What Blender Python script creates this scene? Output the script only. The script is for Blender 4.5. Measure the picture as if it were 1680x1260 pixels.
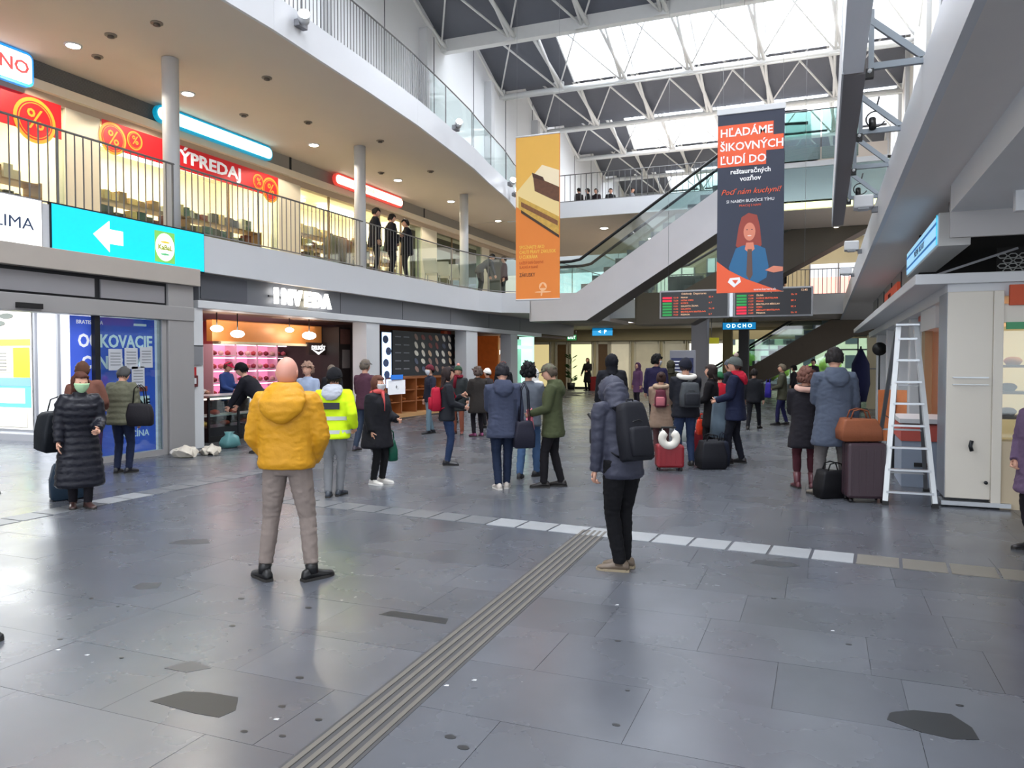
import bpy, bmesh, math, random
from mathutils import Vector, Matrix, Euler, noise
for o in list(bpy.data.objects): bpy.data.objects.remove(o)
S=bpy.context.scene; COL=S.collection
# ---------------- camera (26 mm-ish phone camera, 1.7 m above the floor) ----------------
F=1262.; H0=1.7; YAW=math.atan(510/F); PITCH=-math.atan(38/F)
cd=bpy.data.cameras.new('camera'); cam=bpy.data.objects.new('camera',cd); COL.objects.link(cam)
cam.location=(0,0,H0); cam.rotation_euler=(math.pi/2+PITCH,0,YAW)
cd.sensor_width=36; cd.lens=36*F/1680; cd.clip_end=400; S.camera=cam
# ---------------- light ----------------
W=bpy.data.worlds.new('overcast sky'); S.world=W; W.use_nodes=True
nt=W.node_tree; bg=nt.nodes['Background']; bg.inputs[0].default_value=(0.88,0.93,1.0,1); bg.inputs[1].default_value=2.3
def area(name,loc,size,size_y,energy,color=(1,1,1),rot=(0,0,0)):
    l=bpy.data.lights.new(name,'AREA'); l.shape='RECTANGLE'; l.size=size; l.size_y=size_y; l.energy=energy; l.color=color
    o=bpy.data.objects.new(name,l); COL.objects.link(o); o.location=loc; o.rotation_euler=rot; return o
DAY=(0.93,0.96,1.0); WARM=(1.0,0.80,0.58)
for y in (-4.5,5.7,15.9,26.1,36.4,46.5):      # daylight above every glazed roof bay
    area('skylight_daylight',(-4.5,y,16.2),13,4.6,2800,DAY)
area('shop_light',(-15.2,9.0,6.8),2.2,4,260,WARM); area('shop_light',(-15.2,14.4,6.8),2.2,5.5,380,WARM); area('shop_light',(-15.2,21.5,6.8),2.2,6.5,380,WARM)
area('shop_light',(-13.2,15,2.6),2.2,4,60,(1,.85,.75)); area('shop_light',(-13.2,21.5,2.6),1.5,4,30,WARM)
area('shop_light',(-10,41,3.4),8,4,170,(1,.93,.75)); area('shop_light',(-2,46,3.4),6,8,170,(1,.95,.8))
area('shop_light',(3.2,15.5,2.5),2.0,8,70,WARM); area('shop_light',(3.3,10.9,2.4),2.4,1.0,20,WARM)
area('vestibule_daylight_fill',(-17,9.0,3.0),8,3.5,800,(.95,.98,1))  # added lamp, stands in for daylight coming through the entrance glazing
area('bridge_light',(-4,35.5,7.2),12,4,300,(1,.95,.85))
S.view_settings.view_transform='Standard'; S.view_settings.look='None'; S.view_settings.gamma=1
S.view_settings.use_curve_mapping=False; S.view_settings.exposure=0.18

# ---------------- helpers ----------------
def lin(c):
    f=lambda v:(v/255/12.92) if v/255<=.04045 else ((v/255+.055)/1.055)**2.4
    return (f(c[0]),f(c[1]),f(c[2]),1)
MATS={}
def mat(name,c,rough=.6,metal=0,var=0,vscale=5,bump=0,bscale=60,emit=0,spec=.5,alpha=1,rand=0,stretch=None):
    if name in MATS: return MATS[name]
    m=bpy.data.materials.new(name); m.use_nodes=True; n=m.node_tree; b=n.nodes['Principled BSDF']; L=n.links.new
    col=lin(c); b.inputs['Base Color'].default_value=col; b.inputs['Roughness'].default_value=rough
    b.inputs['Metallic'].default_value=metal; b.inputs['Specular IOR Level'].default_value=spec
    tc=n.nodes.new('ShaderNodeTexCoord'); out=tc.outputs['Object']
    if stretch:
        mp=n.nodes.new('ShaderNodeMapping'); mp.inputs['Scale'].default_value=stretch; L(out,mp.inputs[0]); out=mp.outputs[0]
    if var or rand:
        hs=n.nodes.new('ShaderNodeHueSaturation'); hs.inputs['Color'].default_value=col; L(hs.outputs[0],b.inputs['Base Color'])
        v=n.nodes.new('ShaderNodeMath'); v.operation='MULTIPLY_ADD'; v.inputs[1].default_value=2*var; v.inputs[2].default_value=1-var
        nz=n.nodes.new('ShaderNodeTexNoise'); nz.inputs['Scale'].default_value=vscale; nz.inputs['Detail'].default_value=6; L(out,nz.inputs['Vector']); L(nz.outputs['Fac'],v.inputs[0])
        if rand:
            oi=n.nodes.new('ShaderNodeObjectInfo'); g=n.nodes.new('ShaderNodeNewGeometry'); a=n.nodes.new('ShaderNodeMath'); a.operation='ADD'
            L(oi.outputs['Random'],a.inputs[0]); L(g.outputs['Random Per Island'],a.inputs[1])
            fr=n.nodes.new('ShaderNodeMath'); fr.operation='FRACT'; L(a.outputs[0],fr.inputs[0])
            r=n.nodes.new('ShaderNodeMath'); r.operation='MULTIPLY_ADD'; r.inputs[1].default_value=2*rand; r.inputs[2].default_value=-rand; L(fr.outputs[0],r.inputs[0])
            s=n.nodes.new('ShaderNodeMath'); s.operation='ADD'; L(v.outputs[0],s.inputs[0]); L(r.outputs[0],s.inputs[1]); L(s.outputs[0],hs.inputs['Value'])
        else: L(v.outputs[0],hs.inputs['Value'])
    if bump:
        nb=n.nodes.new('ShaderNodeTexNoise'); nb.inputs['Scale'].default_value=bscale; nb.inputs['Detail'].default_value=4; L(out,nb.inputs['Vector'])
        bm_=n.nodes.new('ShaderNodeBump'); bm_.inputs['Strength'].default_value=bump; bm_.inputs['Distance'].default_value=.01
        L(nb.outputs['Fac'],bm_.inputs['Height']); L(bm_.outputs[0],b.inputs['Normal'])
    if emit: b.inputs['Emission Color'].default_value=col; b.inputs['Emission Strength'].default_value=emit
    if alpha<1: b.inputs['Alpha'].default_value=alpha
    MATS[name]=m; return m
def glassmat(name,c,mix=.12,rough=.03):
    if name in MATS: return MATS[name]
    m=bpy.data.materials.new(name); m.use_nodes=True; n=m.node_tree; n.nodes.clear()
    o=n.nodes.new('ShaderNodeOutputMaterial'); t=n.nodes.new('ShaderNodeBsdfTransparent'); g=n.nodes.new('ShaderNodeBsdfGlossy')
    g.inputs['Roughness'].default_value=rough; t.inputs[0].default_value=lin(c); mx=n.nodes.new('ShaderNodeMixShader'); mx.inputs[0].default_value=mix
    n.links.new(t.outputs[0],mx.inputs[1]); n.links.new(g.outputs[0],mx.inputs[2]); n.links.new(mx.outputs[0],o.inputs[0]); MATS[name]=m; return m
def nm(s): return s
def fab(c,rough=.85,name=None,sp=.25):
    return mat(name or 'fabric_%d_%d_%d_%d'%(c[0],c[1],c[2],int(rough*100)),c,rough,var=.12,vscale=9,bump=.25,bscale=45,spec=sp)
class MB:
    "collects shapes into one bmesh"
    def __init__(s): s.bm=bmesh.new()
    def box(s,x0,x1,y0,y1,z0,z1,M=None,mi=0):
        v=[s.bm.verts.new(M@Vector(p) if M else p) for p in ((x0,y0,z0),(x1,y0,z0),(x1,y1,z0),(x0,y1,z0),(x0,y0,z1),(x1,y0,z1),(x1,y1,z1),(x0,y1,z1))]
        for f in ((3,2,1,0),(4,5,6,7),(0,1,5,4),(1,2,6,5),(2,3,7,6),(3,0,4,7)): s.bm.faces.new([v[i] for i in f]).material_index=mi
        return s
    def loft(s,rings,cap=True,smooth=True,mi=0):
        R=[[s.bm.verts.new(p) for p in r] for r in rings]; n=len(R[0])
        for a,b in zip(R,R[1:]):
            for i in range(n):
                f=s.bm.faces.new((a[i],a[(i+1)%n],b[(i+1)%n],b[i])); f.smooth=smooth; f.material_index=mi
        if cap:
            f=s.bm.faces.new(R[0][::-1]); f.smooth=smooth; f.material_index=mi; f=s.bm.faces.new(R[-1]); f.smooth=smooth; f.material_index=mi
        return s
    def tube(s,pts,rad,n=8,cap=True,smooth=True,mi=0):
        pts=[Vector(p) for p in pts]
        if not isinstance(rad,(list,tuple)): rad=[rad]*len(pts)
        rings=[]; u=None
        for i,p in enumerate(pts):
            d=(pts[min(i+1,len(pts)-1)]-pts[max(i-1,0)]); d=d.normalized() if d.length>1e-9 else Vector((0,0,1))
            if u is None: u=d.orthogonal().normalized()
            else:
                u=u-d*u.dot(d); u=u.normalized() if u.length>1e-6 else d.orthogonal().normalized()
            w=d.cross(u); r=rad[i]; rx,ry=(r if isinstance(r,(list,tuple)) else (r,r))
            rings.append([p+u*rx*math.cos(2*math.pi*k/n)+w*ry*math.sin(2*math.pi*k/n) for k in range(n)])
        return s.loft(rings,cap,smooth,mi)
    def bar(s,a,b,w,h=None,mi=0):
        a=Vector(a);b=Vector(b);d=b-a;L=d.length; h=h or w
        q=d.to_track_quat('X','Z').to_matrix().to_4x4(); q.translation=a
        return s.box(0,L,-w/2,w/2,-h/2,h/2,q,mi)
    def cyl(s,c,r,h,n=16,axis=(0,0,1),r2=None,mi=0,smooth=True):
        c=Vector(c); a=Vector(axis).normalized(); return s.tube([c,c+a*h],[r,r if r2 is None else r2],n,mi=mi,smooth=smooth)
    def prism(s,poly,z0,z1,mi=0):
        a=[s.bm.verts.new((x,y,z0)) for x,y in poly]; b=[s.bm.verts.new((x,y,z1)) for x,y in poly]; n=len(a)
        for i in range(n): s.bm.faces.new((a[i],a[(i+1)%n],b[(i+1)%n],b[i])).material_index=mi
        s.bm.faces.new(a[::-1]).material_index=mi; s.bm.faces.new(b).material_index=mi; return s
    def sph(s,c,r,M=None,sub=2,mi=0):
        g=bmesh.ops.create_icosphere(s.bm,subdivisions=sub,radius=1.0)
        rx,ry,rz=r if isinstance(r,(tuple,list)) else (r,r,r)
        for v in g['verts']:
            p=Vector((v.co.x*rx,v.co.y*ry,v.co.z*rz)); v.co=(M@p if M else p)+Vector(c)
            for f in v.link_faces: f.smooth=True; f.material_index=mi
        return s
    def poly(s,pts,mi=0):
        s.bm.faces.new([s.bm.verts.new(p) for p in pts]).material_index=mi; return s
    def build(s,name,mats,parent=None,kind=None,bevel=0,loc=None,rec=True):
        if rec: bmesh.ops.recalc_face_normals(s.bm,faces=s.bm.faces)
        me=bpy.data.meshes.new(name); s.bm.to_mesh(me); s.bm.free()
        for m in (mats if isinstance(mats,(list,tuple)) else [mats]): me.materials.append(m)
        o=bpy.data.objects.new(name,me); COL.objects.link(o)
        if parent: o.parent=parent
        if kind: o['kind']=kind
        if loc: o.location=loc
        if bevel:
            md=o.modifiers.new('bevel','BEVEL'); md.width=bevel; md.segments=2; md.limit_method='ANGLE'
        return o
def thing(name,label,cat,loc=(0,0,0),rz=0,group=None):
    o=bpy.data.objects.new(name,None); COL.objects.link(o); o.location=loc; o.rotation_euler=(0,0,rz); o.empty_display_size=.1
    o['label']=label; o['category']=cat
    if group: o['group']=group
    return o
def tag(o,label,cat,group=None):
    o['label']=label; o['category']=cat
    if group: o['group']=group
    return o
def struct(name,mb,m,parent=None,bevel=0):
    o=mb.build(name,m,parent,bevel=bevel)
    if not parent: o['kind']='structure'
    return o
def kids(o): return [c for c in bpy.data.objects if c.parent==o]
def dup(o,loc=None,rz=None,label=None,parent=None):
    c=o.copy(); COL.objects.link(c); c.parent=parent
    if loc is not None: c.location=loc
    if rz is not None: c.rotation_euler=(0,0,rz)
    if label: c['label']=label
    for k in kids(o): dup(k,parent=c)
    return c
PLUSX=(math.pi/2,0,math.pi/2); MINY=(math.pi/2,0,0); MINX=(math.pi/2,0,-math.pi/2)
def text(body,loc,size,m,parent,rot,name='lettering',align='CENTER',ext=.004,sx=1,bold=0,shear=0):
    cu=bpy.data.curves.new(name,'FONT'); cu.body=body; cu.size=size; cu.align_x=align; cu.align_y='CENTER'; cu.extrude=ext; cu.offset=bold; cu.shear=shear; cu.resolution_u=2
    t=bpy.data.objects.new(name,cu); me=bpy.data.meshes.new_from_object(t); bpy.data.objects.remove(t); me.materials.clear(); me.materials.append(m)
    o=bpy.data.objects.new(name,me); COL.objects.link(o); o.location=loc; o.rotation_euler=rot; o.scale=(sx,1,1)
    if parent: o.parent=parent
    return o
def plate(name,w,h,m,parent,loc,rot,t=.004):
    "thin flat print lying on a face: local x right, y up, z out"
    o=MB().box(-w/2,w/2,-h/2,h/2,-t/2,t/2).build(name,m,parent); o.location=loc; o.rotation_euler=rot; return o
def shape(name,pts,m,parent,loc,rot,t=.003):
    o=MB().prism(pts,-t/2,t/2).build(name,m,parent); o.location=loc; o.rotation_euler=rot; return o
def ell(cx,cy,rx,ry,n=24,a0=0,a1=2*math.pi):
    full=abs(a1-a0-2*math.pi)<1e-6
    return [(cx+rx*math.cos(a0+(a1-a0)*k/(n if full else n-1)),cy+ry*math.sin(a0+(a1-a0)*k/(n if full else n-1))) for k in range(n)]
def ray(u,v):
    rt=Vector((math.cos(YAW),math.sin(YAW),0)); fw=Vector((-math.sin(YAW)*math.cos(PITCH),math.cos(YAW)*math.cos(PITCH),math.sin(PITCH))); up=rt.cross(fw)
    return rt*((u-840)/F)+up*((630-v)/F)+fw
def ground(u,v,z=0):
    d=ray(u,v); t=(z-H0)/d.z; return Vector((d.x*t,d.y*t,z))
random.seed(5)
white=mat('white_paint',(205,207,210),.45,var=.03,vscale=2); offwhite=mat('cream_paint',(214,208,190),.5,var=.04,vscale=2)
soffit=mat('soffit_plaster',(206,194,182),.8,var=.03,vscale=1); fascia_m=mat('fascia_panel',(203,205,210),.4,var=.03,vscale=.6)
dgrey=mat('grey_fascia',(98,100,106),.45,var=.05,vscale=1.5); mgrey=mat('mid_grey_panel',(128,129,134),.45,var=.04)
beige=mat('beige_beam',(168,160,152),.5,var=.03); steel=mat('steel',(150,152,155),.3,.9,var=.05); dark=mat('dark_metal',(40,42,46),.4,.5)
black=mat('black_plastic',(16,16,18),.45); alu=mat('aluminium',(190,194,198),.32,.85,var=.06)
glass=glassmat('clear_glass',(228,240,238),.10); greenglass=glassmat('greenish_glass',(206,226,222),.16)
railm=mat('rail_steel',(120,120,122),.35,.7); panelgap=mat('panel_joint',(60,62,66),.7)
lampw=mat('lamp_white',(255,250,240),.5,emit=14); lampc=mat('lamp_cool',(240,248,255),.5,emit=14)

# ---------------- floor: stone slabs, pavers, tactile ribs ----------------
floor_base=struct('floor',MB().box(-30,14,-8,80,-.3,-.006),mat('joint_grout',(44,46,50),.8,var=.1))
stone=mat('grey_stone',(83,86,93),.3,var=.26,vscale=1.6,rand=.09,spec=.5)
def paint_stone(m):
    n=m.node_tree; b=n.nodes['Principled BSDF']; L=n.links.new
    g=n.nodes.new('ShaderNodeNewGeometry'); nz=n.nodes.new('ShaderNodeTexNoise'); nz.inputs['Scale'].default_value=1.3; nz.inputs['Detail'].default_value=5
    L(g.outputs['Position'],nz.inputs['Vector'])
    rm=n.nodes.new('ShaderNodeMapRange'); rm.inputs[1].default_value=0; rm.inputs[2].default_value=1; rm.inputs[3].default_value=.16; rm.inputs[4].default_value=.38
    L(nz.outputs['Fac'],rm.inputs[0]); L(rm.outputs[0],b.inputs['Roughness'])
    for nd in n.nodes:      # slabs carry one continuous wear pattern, in place
        if nd.type=='TEX_NOISE' and nd is not nz: L(g.outputs['Position'],nd.inputs['Vector'])
paint_stone(stone)
tiles=[]; y=-1.0; row=0
in_stripe=lambda x0,x1,y0,y1: False
rd=.62
rows=[]
y=.2
while y<46:
    rows.append((y,y+rd)); y+=rd
def cuts(y0,y1):
    random.seed(int(y0*1000)); x=-17.+random.random()*.8; out=[]
    while x<7:
        w=random.choice((.62,.93,1.24)); out.append((x,x+w)); x+=w
    return out
meshes={}
cand=[]
for (y0,y1) in rows:
    for (x0,x1) in cuts(y0,y1):
        cx,cy=(x0+x1)/2,(y0+y1)/2
        lx=cx*math.cos(YAW)+cy*math.sin(YAW); lz=-cx*math.sin(YAW)+cy*math.cos(YAW)
        if cy>12 and cx<-11.3 and cy<40: continue
        vis=lz>.8 and abs(lx)<lz*.70+.9
        cand.append((0 if vis else 1,math.hypot(cx,cy),x0,x1,y0,y1))
cand.sort(); field=MB(); random.seed(3)
for i,(h,d,x0,x1,y0,y1) in enumerate(cand):
    if i<285 and h==0:
        w=round(x1-x0,2); k=w
        if k not in meshes:
            me=MB(); me.box(-w/2+.0012,w/2-.0012,-rd/2+.0012,rd/2-.0012,-.02,0)
            o=me.build('tile',stone,floor_base); meshes[k]=o.data
        else:
            o=bpy.data.objects.new('tile',meshes[k]); COL.objects.link(o); o.parent=floor_base
        o.location=((x0+x1)/2,(y0+y1)/2,random.uniform(-.0010,0)); o.rotation_euler=(random.uniform(-.0006,.0006),random.uniform(-.0006,.0006),0)
    else: field.box(x0+.002,x1-.002,y0+.002,y1-.002,-.02,-random.uniform(0,.001))
ff=field.build('tile_field',stone,floor_base); ff['kind']='stuff'
pav_w=mat('white_paver',(142,145,149),.4,var=.14,vscale=4,bump=.1,rand=.08); pav_b=mat('beige_paver',(108,104,97),.42,var=.12,vscale=4,rand=.08); pav_g=mat('grey_paver',(98,101,106),.4,var=.1,vscale=4,rand=.05)
pm={}
def paver(x,y,m,a=0,w=.325,d=.35):
    if m.name not in pm:
        o=MB().box(-w/2,w/2,-d/2,d/2,-.01,.004).build('paver',m,floor_base); pm[m.name]=o.data
    else: o=bpy.data.objects.new('paver',pm[m.name]); COL.objects.link(o); o.parent=floor_base
    o.location=(x,y,0); o.rotation_euler=(0,0,a)
x=-6.2
while x<2.9:
    y=7.30-.07*(x+1.3)
    m=pav_w if -3.3<x<.15 else (pav_b if x>0 else pav_g)
    if not (-2.0<x<-1.75): paver(x,y,m,-.07)
    x+=.35
for k in range(14):
    y=5.4+k*.35; paver(-8.03,y,pav_w if 6.6<y<7.5 else pav_g,math.pi/2)
rib_m=mat('tactile_rib',(92,88,82),.6,var=.15,vscale=6); ribgap=mat('tactile_groove',(60,60,62),.7,var=.15,vscale=8)
tb=MB().box(-.145,.145,-3.1,3.1,-.005,.0015).build('tactile_base',ribgap,floor_base); tb.location=(-2.00,4.3,0); tb.rotation_euler=(0,0,.03)
for k in range(5):
    xx=-2.00+(-.112+k*.056)
    r=MB().box(-.014,.014,-3.1,3.1,0,.006).build('tactile_rib',rib_m,floor_base,bevel=.002); r.location=(xx,4.3,0); r.rotation_euler=(0,0,.03)
stain=mat('dark_floor_patch',(34,36,39),.42,var=.2,vscale=8,spec=.4); stain2=mat('faint_floor_patch',(58,60,65),.34,var=.1)
for pts,m in [([(-3.10,2.84),(-3.03,2.99),(-2.90,3.03),(-2.72,3.04),(-2.63,2.92),(-2.65,2.83),(-2.80,2.82)],stain),
   ([(.30,4.00),(.32,4.09),(.43,4.16),(.59,4.18),(.66,4.06),(.67,3.94),(.56,3.90),(.44,3.92)],stain),
   ([(-5.64,5.40),(-5.62,5.55),(-5.44,5.68),(-5.28,5.55),(-5.45,5.42)],stain2),
   ([(-3.36,3.18),(-3.3,3.32),(-3.12,3.28),(-3.2,3.18)],stain2),([(-4.80,4.25),(-4.82,4.36),(-4.68,4.42),(-4.60,4.3),(-4.7,4.22)],stain2),
   ([(-.55,6.7),(-.5,6.84),(-.24,6.86),(-.15,6.76),(-.3,6.66)],stain2),([(-2.74,4.40),(-2.7,4.5),(-2.27,4.5),(-2.24,4.4)],stain)]:
    c=Vector((sum(p[0] for p in pts)/len(pts),sum(p[1] for p in pts)/len(pts),0))
    MB().prism([(p[0]-c.x,p[1]-c.y) for p in pts],-.002,.0012).build('floor_patch',m,floor_base,loc=c)
for k in range(26):
    p=ground(random.uniform(60,1640),random.uniform(900,1240)); r=random.uniform(.012,.03)
    MB().prism(ell(0,0,r,r*.7,8),-.002,.001).build('gum_spot',stain,floor_base,loc=p)
for k in range(8):
    p=ground(random.uniform(60,1640),random.uniform(900,1240)); r=.012
    MB().prism([(-r,-r*.6),(r,-r*.3),(r*.8,r),(-r*.4,r*.6)],0,.0015).build('litter_scrap',white,floor_base,loc=p)

# ---------------- upper floors, walls, roof ----------------
L2=4.12; L3=7.95
def edge(poly,z0,z1,th,name,m,par=None,segs=None):
    mb=MB()
    for (a,b) in zip(poly,poly[1:]):
        a=Vector((a[0],a[1],0)); b=Vector((b[0],b[1],0)); d=(b-a).normalized(); n=Vector((-d.y,d.x,0))*th
        q=[a,b,b+n,a+n]; v0=[(p.x,p.y,z0) for p in q]; v1=[(p.x,p.y,z1) for p in q]
        vs=[mb.bm.verts.new(p) for p in v0+v1]
        for f in ((3,2,1,0),(4,5,6,7),(0,1,5,4),(1,2,6,5),(2,3,7,6),(3,0,4,7)): mb.bm.faces.new([vs[i] for i in f])
    return mb.build(name,m,par)
e2=[(-11.2,-6),(-11.2,5),(-11.2,22.9),(-11.05,24.2),(-10.7,25.4),(-9.6,26.2),(-9.0,27.5),(-8.7,32.8)]
slab2=struct('ceiling_lower',MB().prism(e2+[(-8.7,36.5),(-24,36.5),(-24,-6)],3.42,L2-.12),soffit)
f2=edge(e2,3.42,L2,-.06,'edge_fascia',fascia_m,slab2)
MB().prism(e2+[(-8.7,36.5),(-24,36.5),(-24,-6)],L2-.12,L2-.02).build('floor_finish',mat('upper_floor',(190,182,170),.3,var=.05),slab2)
e3=[(-8.85,-6),(-8.82,5),(-8.8,9.6),(-8.8,10.8),(-8.88,12.2),(-8.96,14),(-9.12,16.4),(-9.4,18.9),(-9.62,20.7),(-9.94,22.5),(-10.3,24.9),(-10.75,27),(-11.0,29)]
slab3=struct('ceiling_upper',MB().prism(e3+[(-24,29),(-24,-6)],7.35,7.85),soffit)
edge(e3,7.34,L3,-.06,'edge_fascia',fascia_m,slab3)
# far bridges
br3=struct('bridge_upper',MB().box(-24,1.4,29.2,40,7.37,7.85),soffit)
edge([(-12,29.18),(1.4,29.18)],7.35,L3+.02,.06,'edge_fascia',fascia_m,br3)
br2=struct('bridge_lower',MB().box(-8.7,4,32.9,38,3.58,4.0),soffit)
edge([(-8.7,32.88),(4,32.88)],3.55,4.34,.06,'edge_fascia',fascia_m,br2)
pl=struct('landing_platform',MB().box(-2.2,1.6,24.0,29.2,7.3,7.85),soffit)
edge([(-2.2,23.98),(1.6,23.98)],6.35,7.3,.05,'cladding',mat('mirror_cladding',(150,168,165),.15,.6),pl); edge([(-2.2,23.94),(1.6,23.94)],7.3,7.45,.06,'edge_trim',white,pl)
MB().box(-2.2,1.6,24,24.1,6.12,6.3).build('light_strip',mat('strip_glow',(225,235,180),.5,emit=1.2),pl)
MB().box(-2.2,1.6,24.1,29.2,6.1,6.3).build('lower_soffit',soffit,pl)
# right-hand upper floor
slabR=struct('ceiling_right',MB().box(.76,14,-6,60,3.55,4.0),mat('right_soffit',(222,216,212),.7,var=.02))
MB().box(.70,.76,-6,60,3.55,4.06).build('edge_fascia',fascia_m,slabR)
MB().box(1.23,1.9,-6,9.3,3.27,3.55).build('downstand_beam',white,slabR)
MB().box(1.23,14,9.3,9.36,3.0,3.55).build('bulkhead',mat('bulkhead_grey',(170,168,168),.6),slabR)
MB().box(1.9,14,-6,9.3,3.5,3.55).build('inner_soffit',mat('right_soffit',(186,186,190)),slabR)
wr=struct('wall_right',MB().box(2.75,2.95,-6,60,4.0,16.5),mat('upper_right_wall',(205,200,190),.6,var=.03,vscale=.6))
for k in range(14):
    MB().box(2.62,2.78,1+k*3.0,1.35+k*3.0,4.0,14).build('pilaster',white,wr)
wl=struct('wall_left',MB().box(-12.25,-12.05,-6,60,L3,16.5),mat('white_wall_panel',(228,231,234),.5,var=.03,vscale=.5))
for k in range(20): MB().box(-12.06,-12.03,-5+k*3.1,-4.97+k*3.1,L3,16.4).build('panel_joint',mgrey,wl)
for k in range(8):
    yy=-7+k*5.1+3.4
    MB().box(-12.05,-11.75,yy,yy+.3,L3,12.3).build('roof_column',white,wl)
wf=struct('wall_far',MB().box(-24,6,52,52.2,7.9,16.5),mat('far_upper_wall',(200,208,214),.5))
for k in range(60): MB().box(-12+k*.26,-11.95+k*.26,51.9,52,8,12).build('wall_rib',white,wf)
struct('wall_far_left',MB().box(-24,-23.8,-6,60,0,16),offwhite)
# roof: saw-tooth bays, every second one glazed
roof_dark=mat('roof_underside',(100,104,115),.6,var=.05); tw=mat('truss_white',(228,230,230),.5,var=.04)
sky_glass=glassmat('roof_glazing',(255,255,255),.03,.2)
def opal(m):      # opal multiwall sheets: part clear, part diffusing
    n=m.node_tree; o=[x for x in n.nodes if x.type=='OUTPUT_MATERIAL'][0]; g=[x for x in n.nodes if x.type=='BSDF_GLOSSY'][0]; mx=[x for x in n.nodes if x.type=='MIX_SHADER'][0]
    t=n.nodes.new('ShaderNodeBsdfTranslucent'); t.inputs[0].default_value=(.95,.96,.98,1); mx.inputs[0].default_value=.45; n.links.new(t.outputs[0],mx.inputs[2])
opal(sky_glass)
bays=[13.4-25.5+5.1*k for k in range(14)]
roof=thing('roof','',' '); del roof['label']; del roof['category']; roof['kind']='structure'
for k,y0 in enumerate(bays):
    zh,zl=14.55,12.45; y1=y0+5.1
    lit=(k%2==1)
    gx=-9.0
    mb=MB(); mb.poly([(-12.1,y0,zh),(gx if lit else 2.8,y0,zh),(gx if lit else 2.8,y1,zl),(-12.1,y1,zl)])
    if y0>41: lit=lit
    o=mb.build('roof_panel',roof_dark,roof)
    if lit:
        n=5; xw=(2.8-gx)/n
        for j in range(n):
            MB().poly([(gx+j*xw+.04,y0,zh),(gx+(j+1)*xw-.04,y0,zh),(gx+(j+1)*xw-.04,y1,zl),(gx+j*xw+.04,y1,zl)]).build('roof_pane',sky_glass,roof)
            MB().bar((gx+j*xw,y0,zh),(gx+j*xw,y1,zl),.05,.08).build('glazing_bar',tw,roof)
    MB().poly([(-12.1,y1,zl),(2.8,y1,zl),(2.8,y1,zh),(-12.1,y1,zh)]).build('roof_riser',roof_dark,roof)
# trusses
for k,y0 in enumerate(bays):
    if y0<12 or y0>50: continue
    big=abs(y0-23.6)<.1
    t=thing('roof_truss','white steel roof truss','truss')
    t['label']={18:'nearest white roof truss at the top edge of the photo',13:'white roof truss overhead beyond the top edge of the photo',23:'deep white roof girder with truss bars in front of the first skylight',28:'white roof truss under the far edge of the first skylight',33:'white roof truss over the dark roof strip beyond the skylight',38:'white roof truss just past the second skylight',44:'small far white roof truss low behind the banners',49:'farthest white roof truss above the upper bridge'}.get(int(y0+.05),'white roof truss number %d from the far end of the hall'%k)
    zb,zt=12.2,14.1
    ya,za,yb,zb2=y0-4.3,14.05,y0-.15,12.2     # lattice plane lies just under the sloping roof panels
    if big: MB().box(-12.05,2.75,y0-.14,y0+.14,12.1,12.62).build('bottom_chord',tw,t)
    else: MB().tube([(-12.05,yb,zb),(2.75,yb,zb)],.10).tube([(-12.05,yb+.35,zb+.02),(2.75,yb+.35,zb+.02)],.06).build('bottom_chord',tw,t)
    MB().tube([(-12.05,ya,za),(2.75,ya,za)],.07).build('top_chord',tw,t)
    n=6; w=14.8/n
    for j in range(n+1):
        xx=-12.05+j*w
        MB().tube([(xx,yb,zb2),(xx,ya,za)],.055).build('post',tw,t)
        if j<n: MB().tube([(xx+.18,yb,zb2),(xx-.5,ya,za+.1)],.07).build('strut',tw,t)
        if j<n:
            MB().tube([(xx,yb,zb2),(xx+w,ya,za)],.03).build('diagonal_rod',tw,t); MB().tube([(xx,ya,za),(xx+w,yb,zb2)],.038).build('diagonal_rod',tw,t)
        MB().box(xx-.2,xx+.2,yb-.05,yb+.05,zb-.1,zb+.26).build('node_plate',tw,t)
# slender columns carrying the upper slab
for i,yy in enumerate((11.1,17.45,23.8)):
    c=MB().cyl((0,0,0),.15,7.36-L2,20).build('column',white); c.location=(-11.38,yy,L2-.02)
    tag(c,['slim round white column in front of the red sale banner, nearest','slim round white column beside the three men on the balcony','slim round white column beside the man leaning over, farthest'][i],'column','white columns along the balcony'); 
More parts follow.
